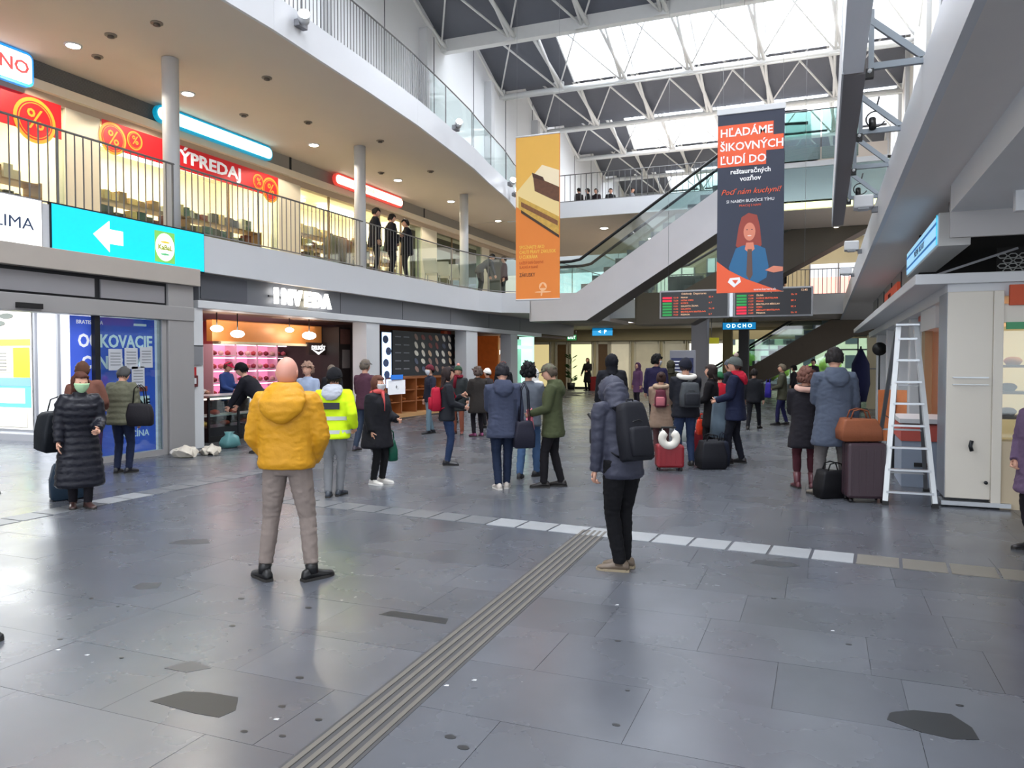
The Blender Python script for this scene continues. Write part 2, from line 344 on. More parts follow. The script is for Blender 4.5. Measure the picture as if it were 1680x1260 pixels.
# downlights and detectors in the soffit
for i,(x,yy) in enumerate([(-12.5,9.98),(-12.5,12.66),(-12.4,16.86),(-12.37,21.1),(-12.27,24.6),(-12.2,28.7)]):
    t=thing('ceiling_downlight',['round downlight over the left sale shop','round downlight above the long lit shop sign','round downlight past the lit shop sign, third from left','round downlight behind the second white column','round downlight above the leaning man','farthest round downlight of the balcony ceiling'][i],'ceiling light',(x,yy,7.35),0,'downlights in the balcony ceiling')
    MB().cyl((0,0,-.02),.15,.03,20).build('trim_ring',white,t); MB().cyl((0,0,-.028),.115,.012,20).build('lens',lampw,t)
    l=bpy.data.lights.new('downlight_glow','SPOT'); l.energy=170; l.spot_size=2.4; l.color=(1,.88,.72); lo=bpy.data.objects.new('downlight_glow',l); COL.objects.link(lo); lo.location=(x,yy,7.28)
for i,(x,yy) in enumerate([(-10.39,9.86),(-11.51,9.92),(-12.54,10.51),(-10.35,12.56),(-12.39,14.23),(-11.36,15.23),(-12.36,20.1),(-10.6,17.2),(-10.9,20.5)]):
    t=thing('ceiling_detector',['dark round detector nearest the slab edge','small brown ceiling vent left of the first column top','small ceiling vent close to the dark grille','dark round detector right of the first column top','small red-brown detector above the lit sign','small ceiling vent in the middle of the soffit','dark detector beside the second column top','faint round vent in the right part of the soffit','faint small vent near the far slab edge'][i],'detector',(x,yy,7.35))
    MB().cyl((0,0,-.02),.10,.02,16).build('base',mat('detector_grey',(130,118,105),.6),t); MB().cyl((0,0,-.05),.06,.03,16,r2=.05).build('sensor',mat('detector_dark',(84,74,66),.6),t)
# ================= left ground-floor facade =================
XL=-11.2
side=struct('wall_left_lower',MB().box(-11.64,XL,11.42,11.66,0,2.72).box(-11.64,XL,11.22,11.42,0,3.42),white,bevel=.01)
gf=struct('trim_1',MB().box(-11.6,-11.3,11.66,36,2.87,3.42),dgrey)
MB().box(-11.62,-11.16,11.5,31,2.72,2.87).build('white_strip',white,gf,bevel=.01)
MB().box(-11.31,-11.28,11.7,13.0,2.92,3.38).build('dark_panel',mat('dark_sign_panel',(74,76,84),.5),gf)
for k in range(5): MB().box(-11.305,-11.295,16.4+k*3.1,16.42+k*3.1,2.9,3.4).build('panel_joint',panelgap,gf)
for i,(a,b) in enumerate(((17.45,18.1),(23.6,24.5),(27.6,28.3))):
    c=MB().box(-11.64,XL,a,b,0,2.72).build('square_column',white,bevel=.01)
    tag(c,['square white column between the butcher shop and the bakery','square white column right of the black menu board','square white column left of the lit display case'][i],'column')
# notice and fire extinguisher sign on the first column
nt_=thing('notice_board','grey notice panel fixed to the white pillar beside the entrance','notice',(XL+.012,11.32,0))
MB().box(-.012,.012,-.17,.30,1.62,1.98).build('panel',mgrey,nt_); MB().box(.0,.016,-.18,.31,1.98,2.0).build('edge_strip',dark,nt_)
fx=thing('fire_alarm_point','red fire alarm box with black handle on the white pillar','alarm',(XL+.03,11.38,1.32))
red=mat('signal_red',(176,30,34),.45)
MB().box(-.02,.02,-.04,.04,.1,.26).build('red_plate',red,fx); MB().box(-.03,.03,-.075,.075,-.12,.10).build('case',mat('dark_red',(96,28,32),.5),fx,bevel=.01); MB().box(.03,.035,-.025,.025,-.06,.05).build('label_plate',white,fx)
# lit letters over the butcher
lt=thing('illuminated_letters','glowing white shop letters on the grey band above the butcher counter','sign',(-11.2,14.75,3.12))
letw=mat('letter_glow',(255,253,248),.5,emit=5); yel=mat('letter_glow_warm',(255,240,200),.5,emit=4)
for i,ch in enumerate('INVEDA'):
    text(ch,(0.0,-.92+i*.37,-.0),.46,yel if ch=='E' else letw,lt,PLUSX,name='letter',ext=.03,bold=.022,sx=.95)
MB().box(-.08,-.05,-1.1,1.15,-.02,.02).build('mounting_rail',dark,lt)
# --- entrance door (sliding, left) ---
dk=mat('door_frame_grey',(150,148,148),.4,.1); dpan=mat('transom_panel',(132,130,134),.4,var=.03)
d1=thing('door_1','',''); del d1['label']; del d1['category']; d1['kind']='structure'
MB().box(-11.3,-10.98,2,11.22,2.44,2.70).build('lintel',dk,d1,bevel=.01)
MB().box(-11.3,-11.06,2,11.22,2.70,3.10).build('transom_frame',dark,d1)
for a,b in ((2.1,5.6),(5.68,9.12),(9.24,10.56)): MB().box(-11.08,-11.03,a,b,2.74,3.04).build('transom_panel',dpan,d1)
MB().box(-11.3,-11.0,10.62,11.22,0,3.1).build('side_post',dk,d1,bevel=.01)
MB().box(-11.5,-10.9,2,11.3,3.10,3.42).build('head_beam',beige,d1,bevel=.01)
MB().box(-11.12,-11.04,9.12,9.22,0,2.44).build('mullion',dark,d1); MB().box(-11.12,-11.04,10.5,10.6,0,2.44).build('mullion',dk,d1)
MB().box(-11.12,-11.04,9.2,10.5,0,.10).build('bottom_rail',dk,d1)
MB().box(-11.09,-11.07,9.22,10.5,.1,2.44).build('door_glass',glass,d1)
MB().box(-10.99,-10.93,7.75,8.15,2.48,2.56).build('door_sensor',black,d1)
# vestibule beyond the door
vest=struct('wall_vestibule',MB().box(-24,-11.3,11.24,11.30,0,3.3).box(-24,-23.9,2,11.3,0,3.3),mat('vestibule_white',(238,240,244),.35))
MB().box(-11.66,-11.30,10.7,11.3,0,3.3).build('return_wall',white,vest)
MB().box(-24,-11.3,2,11.24,3.14,3.3).build('vestibule_soffit',white,vest)
for xx in (-13.25,-14.62,-15.3,-17.1,-19.2):
    MB().box(xx-.03,xx+.03,11.18,11.24,0,3.1).build('glazing_mullion',mgrey,vest)
MB().box(-24,-11.5,11.17,11.24,0,.14).build('sill',mgrey,vest)
# posters on the vestibule side glazing
def pplate(name,x0,x1,z0,z1,c,par,y=11.16,emit=0): return plate(name,x1-x0,z1-z0,mat('print_%d_%d_%d'%c,c,.5,emit=emit),par,((x0+x1)/2,y,(z0+z1)/2),MINY)
ps=thing('sticker_glazing','glazing covered in pale, yellow and turquoise poster stickers at left edge','poster')
pplate('backing',-18.6,-15.35,.25,3.05,(236,226,216),ps,11.165)
pplate('yellow_band',-18.6,-15.38,2.02,2.16,(238,238,60),ps,11.155); pplate('yellow_block',-15.9,-15.4,1.35,1.98,(240,238,40),ps,11.15)
pplate('text_block',-18.4,-15.95,1.45,1.95,(222,216,190),ps,11.15); pplate('blue_band',-18.6,-15.38,1.16,1.34,(110,150,220),ps,11.15)
pplate('turquoise_block',-18.6,-15.38,.72,1.16,(96,206,214),ps,11.155); pplate('pink_block',-17.2,-15.55,.80,1.12,(236,200,206),ps,11.148)
pplate('grey_field',-18.4,-16.9,2.25,2.42,(150,150,160),ps,11.15); pplate('pale_field',-18.5,-15.5,.3,.68,(224,232,216),ps,11.15)
text('SUS',(-17.6,11.15,2.72),.34,mat('print_red',(208,90,70),.6),ps,MINY,bold=.01)
for i,(x,z) in enumerate(((-16.3,2.85),(-16.1,2.65),(-16.35,2.5))): shape('ink_sketch',ell(0,0,.22,.06,10),mat('print_ink',(90,96,90),.6),ps,(x,11.15,z),MINY)
for i in range(6): pplate('text_line',-18.2,-16.1,1.5+i*.07,1.525+i*.07,(120,120,120),ps,11.14)
# blue vaccination poster behind the door leaf
bp=thing('vaccination_poster','tall blue poster with white lettering OČKOVACIE behind the sliding door','poster',(-11.17,9.65,0))
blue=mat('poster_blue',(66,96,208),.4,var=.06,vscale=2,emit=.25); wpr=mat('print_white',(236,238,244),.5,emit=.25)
def bplate(n,y0,y1,z0,z1,m,x=0): return plate(n,y1-y0,z1-z0,m,bp,(x,(y0+y1)/2,(z0+z1)/2),PLUSX)
bplate('backing',-.88,.80,.10,2.43,blue)
text('OČKOVACIE',(.006,.0,2.02),.30,wpr,bp,PLUSX,bold=.008,sx=.86); text('CENTRUM',(.006,-.08,1.66),.30,wpr,bp,PLUSX,bold=.008,sx=.86)
text('BRATISLAVA',(.006,-.52,2.33),.09,wpr,bp,PLUSX); bplate('white_stripe',.35,.62,2.31,2.35,wpr,.005)
bplate('red_label',.1,.62,1.16,1.25,mat('print_salmon',(226,104,96),.5),.008); bplate('white_label',.3,.66,.82,1.08,wpr,.006)
text('DNE',(.014,.47,.95),.20,mat('print_dark',(40,44,60),.5),bp,PLUSX,bold=.006); text('VAKCÍNA',(.006,.3,.42),.16,wpr,bp,PLUSX)
for i,(yy,zz) in enumerate(((9.52,1.72),(9.84,1.74),(10.16,1.76),(9.98,1.42))):
    t=thing('door_notice',['left notice sheet taped to the sliding door glass','middle notice sheet taped to the sliding door glass','right notice sheet taped to the sliding door glass','lower notice sheet on the sliding door glass under the row of three'][i],'notice',(-11.055,yy,zz))
    plate('sheet',.27,.36,mat('notice_paper',(176,180,186),.6),t,(0,0,0),PLUSX)
    for q in range(5): plate('text_line',.2,.012,mat('print_greytext',(110,112,118),.6),t,(.004,0,.11-q*.05),PLUSX,.002)
# signs on the slab edge
bs=thing('arrow_sign','long turquoise lightbox with white arrow and round shop emblem on the slab edge','sign',(-11.12,10.03,3.78))
tq=mat('turquoise_lightbox',(0,190,222),.4,emit=.8); wl_=mat('white_lit_print',(255,255,255),.4,emit=1.0)
MB().box(-.06,.0,-1.6,1.6,-.385,.385).build('housing',dark,bs); plate('lit_face',3.16,.72,tq,bs,(.01,0,0),PLUSX)
shape('arrow',[(-.31,0),(0,.26),(0,.12),(.27,.12),(.27,-.12),(0,-.12),(0,-.26)],wl_,bs,(.02,-.55,0),PLUSX)
lm=plate('emblem_field',.46,.56,mat('emblem_green',(120,190,90),.4,emit=.5),bs,(.018,.62,-.02),PLUSX)
shape('emblem_disc',ell(0,0,.215,.25,32),wl_,bs,(.024,.62,-.02),PLUSX)
text('KaBaL',(.03,.62,-.03),.13,mat('emblem_text',(150,160,60),.5,emit=.4),bs,PLUSX,bold=.004)
for s_,c in ((.09,(240,190,60)),(-.13,(90,180,120))): shape('emblem_bar',ell(0,0,.11,.02,12),mat('emb%d'%c[0],c,.5,emit=.5),bs,(.028,.62,-.02+s_),PLUSX)
ls=thing('white_lightbox_sign','white lightbox with blue letters LIMA at the left edge','sign',(-11.12,7.05,3.77))
MB().box(-.06,0,-1.25,1.25,-.39,.39).build('housing',mgrey,ls); plate('lit_face',2.46,.74,wl_,ls,(.01,0,0),PLUSX)
text('KLIMA',(.02,.70,-.02),.25,mat('print_slate',(52,72,104),.5),ls,PLUSX,ext=.002,sx=1.12)
# --- butcher shop interior ---
bi=struct('wall_butcher',MB().box(-15.4,-15.2,11.7,24.6,0,3.4).box(-15.2,-11.64,11.66,11.74,0,3.3),mat('shop_red_wall',(150,60,58),.6,var=.15))
MB().box(-15.3,-11.7,17.9,18.0,0,2.7).build('party_wall',mat('dark_brown_wall',(48,36,34),.6),bi)
MB().box(-15.3,-11.7,11.7,36,2.75,2.85).build('shop_ceiling',mat('shop_ceiling_grey',(120,100,88),.6),bi)
cb=thing('copper_canopy','wide copper-orange canopy panel over the butcher counter','canopy',(-12.6,15.4,2.36))
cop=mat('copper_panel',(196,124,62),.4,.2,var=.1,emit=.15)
MB().box(-.08,.08,-2.1,1.9,-.22,.26).build('front_panel',cop,cb); MB().box(-.1,.14,-1.9,2.1,-.28,-.22).build('shelf_edge',mat('shelf_cream',(210,196,160),.5),cb)
for i,(yy,xx,zz,r) in enumerate(((13.1,-12.2,2.40,.15),(13.62,-12.1,2.30,.17),(15.55,-12.2,2.46,.12),(16.2,-12.1,2.34,.2))):
    t=thing('pendant_lamp',['leftmost glowing lamp under the butcher shop ceiling','large glowing lamp near the left end of the copper canopy','small glowing lamp in the middle of the copper canopy','large glowing lamp near the right end of the copper canopy'][i],'lamp',(xx,yy,zz))
    MB().sph((0,0,0),(r*.8,r,r*.5)).build('shade',lampw,t); MB().cyl((0,0,r*.4),.012,2.76-zz-r*.4,8).build('cord',black,t)
dc=thing('meat_display','tall pink-lit wall display of meat packs behind the counter','display case',(-14.2,16.6,0))
pk=mat('pink_lit_back',(236,150,190),.5,emit=.55); 
MB().box(-.3,-.25,-1.6,1.7,.7,2.1).build('back_panel',pk,dc); MB().box(-.3,.1,-1.65,1.75,0,.7).build('base',mat('case_dark',(60,50,52),.5),dc)
for j in range(4): MB().box(-.25,.08,-1.6,1.7,.80+j*.34,.82+j*.34).build('shelf',white,dc)
for j in range(4): MB().box(.02,.05,-1.6,1.7,1.08+j*.34,1.10+j*.34).build('shelf_lamp',mat('pink_tube',(255,214,236),.5,emit=4),dc)
for j in range(5): MB().box(-.25,.1,-1.62+j*.82,-1.59+j*.82,.7,2.12).build('divider',mat('divider_pink',(226,180,200),.5),dc)
random.seed(11); meatm=[mat('meat_%d'%i,c,.5,var=.2) for i,c in enumerate([(170,50,60),(206,110,120),(130,30,50),(222,170,170)])]
q=0
mset=[]
for j in range(4):
    for i in range(13):
        w=random.uniform(.16,.22); o=MB().sph((0,0,.06),(.08,w/2,.07),sub=1).build('meat_pack',meatm[(i+j*2)%4]); o.location=(-14.22,15.15+i*.245,.82+j*.34); o['label']='meat pack on the pink-lit display shelves'; o['category']='food'; o['group']='meat packs on the pink-lit shelves'
# counter
ct=thing('butcher_counter','glass-topped butcher counter with glowing goods beside the first pillar','counter',(-12.15,14.6,0))
MB().box(-.35,.35,-2.2,2.3,0,.12).build('plinth',black,ct); MB().box(-.3,.33,-2.2,2.3,.12,.3).build('base',dark,ct)
MB().box(-.38,.42,-2.25,2.35,.93,.97).build('counter_top',alu,ct)
for j in range(6): MB().box(.31,.35,-2.2+j*.88,-2.15+j*.88,.12,.95).build('post',dark,ct)
MB().box(.33,.34,-2.2,2.3,.3,.93).build('front_glass',glass,ct)
MB().box(-.3,.2,-2.15,2.25,.52,.54).build('inner_shelf',white,ct); MB().box(.2,.24,-2.2,2.3,.88,.91).build('counter_lamp',mat('counter_tube',(255,240,210),.5,emit=3.5),ct)
for i in range(14):
    c=random.choice([(230,190,90),(214,140,60),(240,226,190),(200,80,60)]); z=.60 if i%2 else .36
    o=MB().sph((0,0,0),(.13,.12,.06),sub=1).build('tray_food',mat('food_%d_%d'%(c[0],c[1]),c,.5,var=.2)); o.location=(-12.1,12.6+i*.3,z); o['label']='heap of food in the glass counter under the pink display'; o['category']='food'; o['group']='food in the butcher counter'
wp=thing('price_sheet','white paper sheet hanging on the front of the butcher counter','sheet',(-11.79,13.85,.74)); plate('sheet',.44,.38,wpr,wp,(0,0,0),PLUSX)
# dark shop sign beside the copper canopy
ks=thing('dark_shop_sign','small dark sign with a white winged emblem near the copper canopy','sign',(-12.45,17.0,2.02))
MB().box(-.04,.04,-.42,.42,-.16,.16).build('board',mat('sign_black_brown',(44,28,24),.5),ks); text('DELIKÁT',(.05,0,.02),.15,wl_,ks,PLUSX,bold=.004); shape('emblem',[(-.3,.02),(0,-.06),(.3,.02),(0,-.13)],wl_,ks,(.05,0,-.03),PLUSX)
dp=thing('dark_brown_cabinet','tall dark cabinet with poster left of the first shop column','cabinet',(-12.3,17.6,0))
MB().box(-.3,.3,-.25,.28,0,2.6).build('body',mat('black_brown',(34,26,26),.5),dp); plate('poster',.36,.5,mat('poster_grey_dark',(120,112,110),.5),dp,(.32,.05,1.75),PLUSX); plate('picture',.46,.4,mat('poster_brown',(96,64,56),.5,var=.3,vscale=9),dp,(.32,.02,2.35),PLUSX)
# --- bakery: menu board, lit column, shelves ---
mb_=thing('menu_board','large black menu board with rows of food pictures over the bakery counter','menu board',(-11.75,21.9,1.92))
MB().box(-.05,.03,-2.25,2.2,-.68,.68).build('board',mat('menu_black',(26,27,34),.35),mb_)
random.seed(4)
for j in range(5):
    for i in range(9):
        if i<2: plate('text_line',.34,.03,mat('menu_text',(120,122,130),.5),mb_,(.035,-1.95+i*.5,.5-j*.24),PLUSX); continue
        c=random.choice([(200,170,140),(150,120,110),(220,214,200),(130,70,66),(84,90,110)]); shape('food_picture',ell(0,0,.14,.075,12),mat('menu_%d_%d'%(c[0],c[1]),c,.5),mb_,(.035,-1.75+i*.46+random.uniform(-.04,.04),.52-j*.25),(math.pi/2,random.uniform(.3,.8),math.pi/2))
lc=thing('lit_advert_column','narrow bright blue and white lit advert strip beside the menu board','sign',(-11.72,19.3,0))
MB().box(-.1,0,-.28,.28,.9,2.55).build('housing',dark,lc); plate('lit_face',.5,1.6,mat('advert_lit',(200,225,255),.5,emit=1.6),lc,(.01,0,1.72),PLUSX)
for i in range(4): shape('dark_figure',ell(0,0,.16,.12,10),mat('advert_dark',(70,84,120),.5),lc,(.02,random.uniform(-.1,.1),1.3+i*.34),PLUSX)
bc=thing('bakery_counter','wooden bakery counter with lit glass shelves below the menu board','counter',(-12.0,21.3,0))
MB().box(-.5,.35,-2.1,1.7,0,.12).build('plinth',mat('lit_wood_step',(196,150,100),.5),bc); MB().box(-.45,.3,-2.1,1.7,1.16,1.22).build('counter_top',mat('counter_wood',(150,90,50),.5),bc)
MB().box(-.45,-.4,-2.1,1.7,.12,1.16).build('back_panel',mat('bakery_glow',(232,190,120),.5,emit=.5),bc)
for k in range(5): MB().box(-.4,.3,-2.1+k*.9,-2.05+k*.9,.12,1.16).build('divider',mat('counter_wood',(150,90,50),.5),bc)
for z in (.45,.8): MB().box(-.4,.28,-2.05,1.65,z,z+.02).build('shelf',mat('counter_wood',(150,90,50),.5),bc)
plate('white_panel',1.0,.42,wpr,bc,(.32,-1.5,.92),PLUSX); plate('blue_panel',.7,.14,mat('sign_blue2',(40,110,200),.5,emit=.5),bc,(.36,-1.55,1.22),PLUSX)
text('+.',(.33,-1.5,.92),.2,black,bc,PLUSX)
for i in range(18):
    o=MB().sph((0,0,0),(.12,.09,.06),sub=1).build('bread_loaf',mat('bread_crust',(190,116,56),.6,var=.2)); o.location=(-12.0,19.5+(i%9)*.4,.53 if i<9 else .88); o['label']='brown bread loaf on the lit bakery shelves'; o['category']='bread'; o['group']='bread loaves on the bakery shelves'
for i,(a,c) in enumerate(((24.6,(190,80,36)),(24.95,(150,40,30)))):
    o=MB().box(-11.9,-11.75,23.05+i*.25,23.28+i*.25,0,2.7).build('orange_pilaster',mat('orange_pil_%d'%i,c,.5,var=.1)); tag(o,['orange pilaster right of the menu board','dark red pilaster right of the orange one'][i],'pilaster')
os_=thing('orange_shopfront','orange shop interior wall with painted-in glow and glowing lamp between white columns','shop front',(-13,29.9,0))
MB().box(-.1,0,-1.4,1.6,0,2.7).build('wall_panel',mat('orange_glow_wall',(176,128,112),.5,emit=.45),os_); MB().box(0,.9,-1.45,-1.3,0,2.7).build('side_panel',mat('orange_glow_side',(178,84,30),.5,var=.3,vscale=6,emit=.15),os_); MB().sph((.7,-1.0,2.05),(.09,.09,.15)).build('lamp',lampw,os_)  # both panels glow by themselves, replacing shop light that is missing here
gd=thing('lit_display_case','white-green lit display case with red figure near the far end of the shops','display case',(-11.6,29.3,0))
gl=mat('mint_light',(196,246,226),.5,emit=1.1)
MB().box(-.3,-.2,-.9,1.1,.3,2.6).build('back',mat('mint_back',(150,190,176),.5,emit=.3),gd)
for a,b,c,d in ((-.95,-.8,0,2.7),(.95,1.15,0,2.7),(-.8,.95,2.2,2.32)): MB().box(-.3,.3,a,b,c,d).build('light_frame',gl,gd)
shape('red_figure',[(-.35,-.6),(.35,-.6),(.3,.1),(.12,.3),(.15,.5),(-.1,.55),(-.12,.3),(-.35,.1)],mat('figure_red',(214,70,84),.5),gd,(-.18,0,1.55),PLUSX)

# ================= upper-left shops =================
XU=-13.8
ub=struct('wall_upper_shops',MB().box(XU-.2,XU,-6,36,6.98,7.36),mat('grille_grey',(150,146,140),.5,var=.04))
MB().box(XU-.2,XU+.12,-6,36,6.80,6.97).build('cream_beam',mat('cream_beam',(226,214,194),.5),ub)
MB().box(XU-.2,XU+.01,-6,36,6.62,6.80).build('reveal',mat('reveal_beige',(180,160,140),.5),ub)
for z in range(14): MB().box(XU,XU+.02,9.6,16.8,7.0+z*.026,7.008+z*.026).build('grille_slat',mat('grille_dark',(112,109,105),.5),ub)
MB().box(XU,XU+.02,17.65,17.72,6.99,7.35).build('panel_joint',dark,ub); MB().box(XU,XU+.02,25.4,25.45,6.99,7.35).build('panel_joint',dark,ub)
MB().box(XU-3.2,XU-3.0,-6,36,4.1,7.3).build('back_wall',mat('shop_cream_glow',(246,228,196),.6,emit=.55),ub)  # back wall itself glows, imitating a brightly lit shop interior
MB().box(XU-3,XU-.2,-6,25,6.95,7.05).build('shop_ceiling',mat('shop_cream_ceiling',(240,230,210),.6),ub)
for yy in (11.3,18,24.6): MB().box(XU-3,XU-.2,yy,yy+.1,4.1,7).build('party_wall',mat('shop_cream_glow',(240,224,196),.6),ub)
pil=mat('cream_pilaster',(214,206,186),.5,var=.03)
for i,(a,b) in enumerate(((10.8,11.58),(17.15,18.1),(25.2,26.4),(30.6,31.4))):
    o=MB().box(XU-.25,XU+.03,a,b,4.1,6.65).build('shop_pillar',pil,bevel=.01); tag(o,['cream pillar left of the long red sale banner','cream pillar right of the long red sale banner','cream pillar right of the three standing men','cream pillar beside the orange banner'][i],'pillar')
wn=0
for a,b in ((6,10.8),(11.58,17.15),(18.1,25.2),(26.4,30.6)):
    wn+=1; w=thing('window_%d'%wn,'',''); del w['label']; del w['category']; w['kind']='structure'
    MB().box(XU-.05,XU-.03,a,b,4.2,6.62).build('pane',glass,w); MB().box(XU-.08,XU,a,b,4.1,4.22).build('window_sill',dark,w)
    n=int((b-a)/1.4)
    for k in range(1,n): MB().box(XU-.07,XU-.01,a+(b-a)*k/n-.02,a+(b-a)*k/n+.02,4.2,6.62).build('mullion',mat('brown_mullion',(120,96,72),.5),w)
dk2=struct('wall_dim_shop',MB().box(XU-1.2,XU-1.1,26.4,36,4.1,6.8),mat('dim_green_wall',(84,84,70),.6,var=.3,vscale=1.5)); MB().box(XU-1.1,XU-1.05,27,30,4.4,5.8).build('dim_goods',mat('dim_goods',(120,104,88),.7,var=.6,vscale=6),dk2)
# lit signs on the grille band
def lightsign(label,y0,y1,z0,z1,face,rim,letters,lc_,rnd=True):
    t=thing('shop_lightbox',label,'sign',(XU+.24,(y0+y1)/2,(z0+z1)/2)); w=(y1-y0)/2; h=(z1-z0)/2; r=h if rnd else .08
    def rr(w,h,r): return [(s1*(w-r)+r*math.cos(a),s2*(h-r)+r*math.sin(a)) for s1,s2,a0 in ((1,1,0),(-1,1,90),(-1,-1,180),(1,-1,270)) for a in [math.radians(a0+q) for q in (0,22,45,68,90)]]
    shape('rim',rr(w+.05,h+.05,r+.05),rim,t,(-.04,0,0),PLUSX,.10); shape('lit_face',rr(w,h,r),face,t,(.02,0,0),PLUSX,.02)
    text(letters,(.035,0,0),h*1.25,lc_,t,PLUSX,bold=.004,sx=1.1); return t
cyl_w=mat('cyan_white_lit',(200,250,255),.5,emit=1.5); cyr=mat('cyan_rim',(0,150,190),.4,emit=.5)
lightsign('long pill-shaped white lightbox sign with turquoise rim',12.85,16.6,7.0,7.28,cyl_w,cyr,'BESTSELLERS',mat('sign_pale_pink',(250,200,206),.5,emit=1.1))
lightsign('pill-shaped white lightbox sign with orange-red ends',19.5,23.4,7.02,7.28,mat('warm_white_lit',(255,240,226),.5,emit=1.5),mat('red_rim',(220,70,60),.4,emit=.6),'PAPIERNÍCTVO',mat('sign_pale_peach',(255,190,170),.5,emit=1.1))
lightsign('square white lightbox with red lettering and blue rim at the upper left edge',8.6,9.95,6.76,7.28,mat('white_lit3',(255,244,246),.5,emit=1.4),mat('blue_rim',(40,150,230),.4,emit=.7),'PRE NO',mat('sign_red',(230,90,90),.5,emit=.8),False)
# red sale banners
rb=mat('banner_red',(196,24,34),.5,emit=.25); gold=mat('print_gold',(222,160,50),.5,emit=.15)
def pct(t,y,z,r):
    shape('gold_ring',ell(0,0,r,r,32),gold,t,(.012,y,z),PLUSX,.004); shape('red_disc',ell(0,0,r*.84,r*.84,32),rb,t,(.017,y,z),PLUSX,.004)
    shape('gold_ring_inner',ell(0,0,r*.78,r*.78,32),gold,t,(.021,y,z),PLUSX,.003); shape('red_disc_inner',ell(0,0,r*.74,r*.74,32),rb,t,(.024,y,z),PLUSX,.003)
    text('%',(.03,y,z),r*1.25,gold,t,PLUSX,bold=.003)
b1=thing('sale_banner','red sale banner with a big round gold percent badge at the left edge','banner',(XU+.04,9.0,6.32)); plate('cloth',3.4,.66,rb,b1,(0,0,0),PLUSX); pct(b1,1.15,-.12,.42)
shape('white_stroke',[(-.04,-.3),(.04,-.3),(.04,.3),(-.04,.3)],wpr,b1,(.012,.42,.02),PLUSX)
b2=thing('sale_banner','long red banner reading VÝPREDAJ with gold percent badges','banner',(XU+.04,14.36,6.38)); plate('cloth',5.5,.56,rb,b2,(0,0,0),PLUSX)
text('VÝPREDAJ',(.014,.15,.02),.40,wpr,b2,PLUSX,bold=.012,sx=1.3); pct(b2,-2.5,-.06,.33); pct(b2,-1.95,.04,.2); pct(b2,2.42,-.12,.33); pct(b2,1.95,.0,.2)
# shelves with goods in the upper shops
random.seed(8)
gc=[(150,110,60),(196,170,110),(90,80,60),(210,200,180),(130,60,50),(80,100,90),(226,190,120),(60,50,44)]
gmats=[mat('goods_%d'%i,c,.6,var=.2) for i,c in enumerate(gc)]
wood=mat('shelf_wood',(150,110,70),.5,var=.1)
gmesh=[]
for i in range(8):
    o=MB().box(-.09,.09,-.5,.5,0,1).build('goods_box',gmats[i],bevel=0); gmesh.append(o.data); bpy.data.objects.remove(o)
def shelf(x,y0,y1,base,levels,label,goods,glabel):
    t=thing('display_shelf',label,'shelf',(x,0,base))
    for k in range(levels): MB().box(-.25,.25,y0,y1,k*.36+.30,k*.36+.33).build('board',wood,t)
    for yy in (y0,(y0+y1)/2,y1): MB().box(-.25,.25,yy-.02,yy+.02,0,levels*.36+.0).build('upright',wood,t)
    for k in range(levels):
        y=y0+.06
        while y<y1-.30:
            w=random.uniform(.10,.26); h=random.uniform(.12,.30)
            o=bpy.data.objects.new(goods,random.choice(gmesh)); COL.objects.link(o); o.location=(x+random.uniform(0,.1),y+w/2,base+k*.36+.33); o.scale=(1,w,h); y+=w+random.uniform(.01,.06)
            o['label']=glabel; o['category']='goods'; o['group']=glabel
shelf(-14.6,8.2,10.7,4.12,3,'wooden display shelf in the left sale shop window','goods_box','small box of goods on the left shop window shelf')
shelf(-14.5,11.9,17.0,4.12,3,'long low display shelf in the big sale shop window','goods_box','box or book on the long shelf under the long red banner')
shelf(-14.7,18.4,24.9,4.12,4,'display shelf in the shop window behind the three men','goods_box','box of goods on the shelf behind the three men')
for i,(y,z,ly) in enumerate(((9.2,6.3,2.2),(12.6,6.5,1.4),(14.2,6.4,1.6),(16.0,6.5,1.6),(19.6,6.6,2),(22.5,6.6,2))):
    o=MB().box(-.12,.12,-ly/2,ly/2,-.03,.03).build('tube_light',mat('tube_warm',(255,244,224),.5,emit=6)); o.location=(-15.6,y,z+.25); tag(o,['fluorescent light in the left sale shop','first fluorescent light inside the long banner shop from the left','second fluorescent light inside the long banner shop','third fluorescent light inside the long banner shop','left fluorescent light in the shop behind the men','right fluorescent light in the shop behind the men'][i],'ceiling light','lights in the upper shops')
o=thing('clothes_rack','grey clothes stand in the shop window left of the three men','rack',(-14.2,20.5,4.12))
MB().tube([(0,-.5,0),(0,-.5,1.5),(0,.5,1.5),(0,.5,0)],.02).build('frame',dark,o)
for k in range(5): MB().loft([[(a*.2*math.cos(q*math.pi/4),-.4+k*.2+.08*math.sin(q*math.pi/4),z) for q in range(8)] for a,z in ((1.3,.4),(1,1.0),(.9,1.4),(.2,1.48))]).build('garment',fab((110+k*10,106,96)),o)
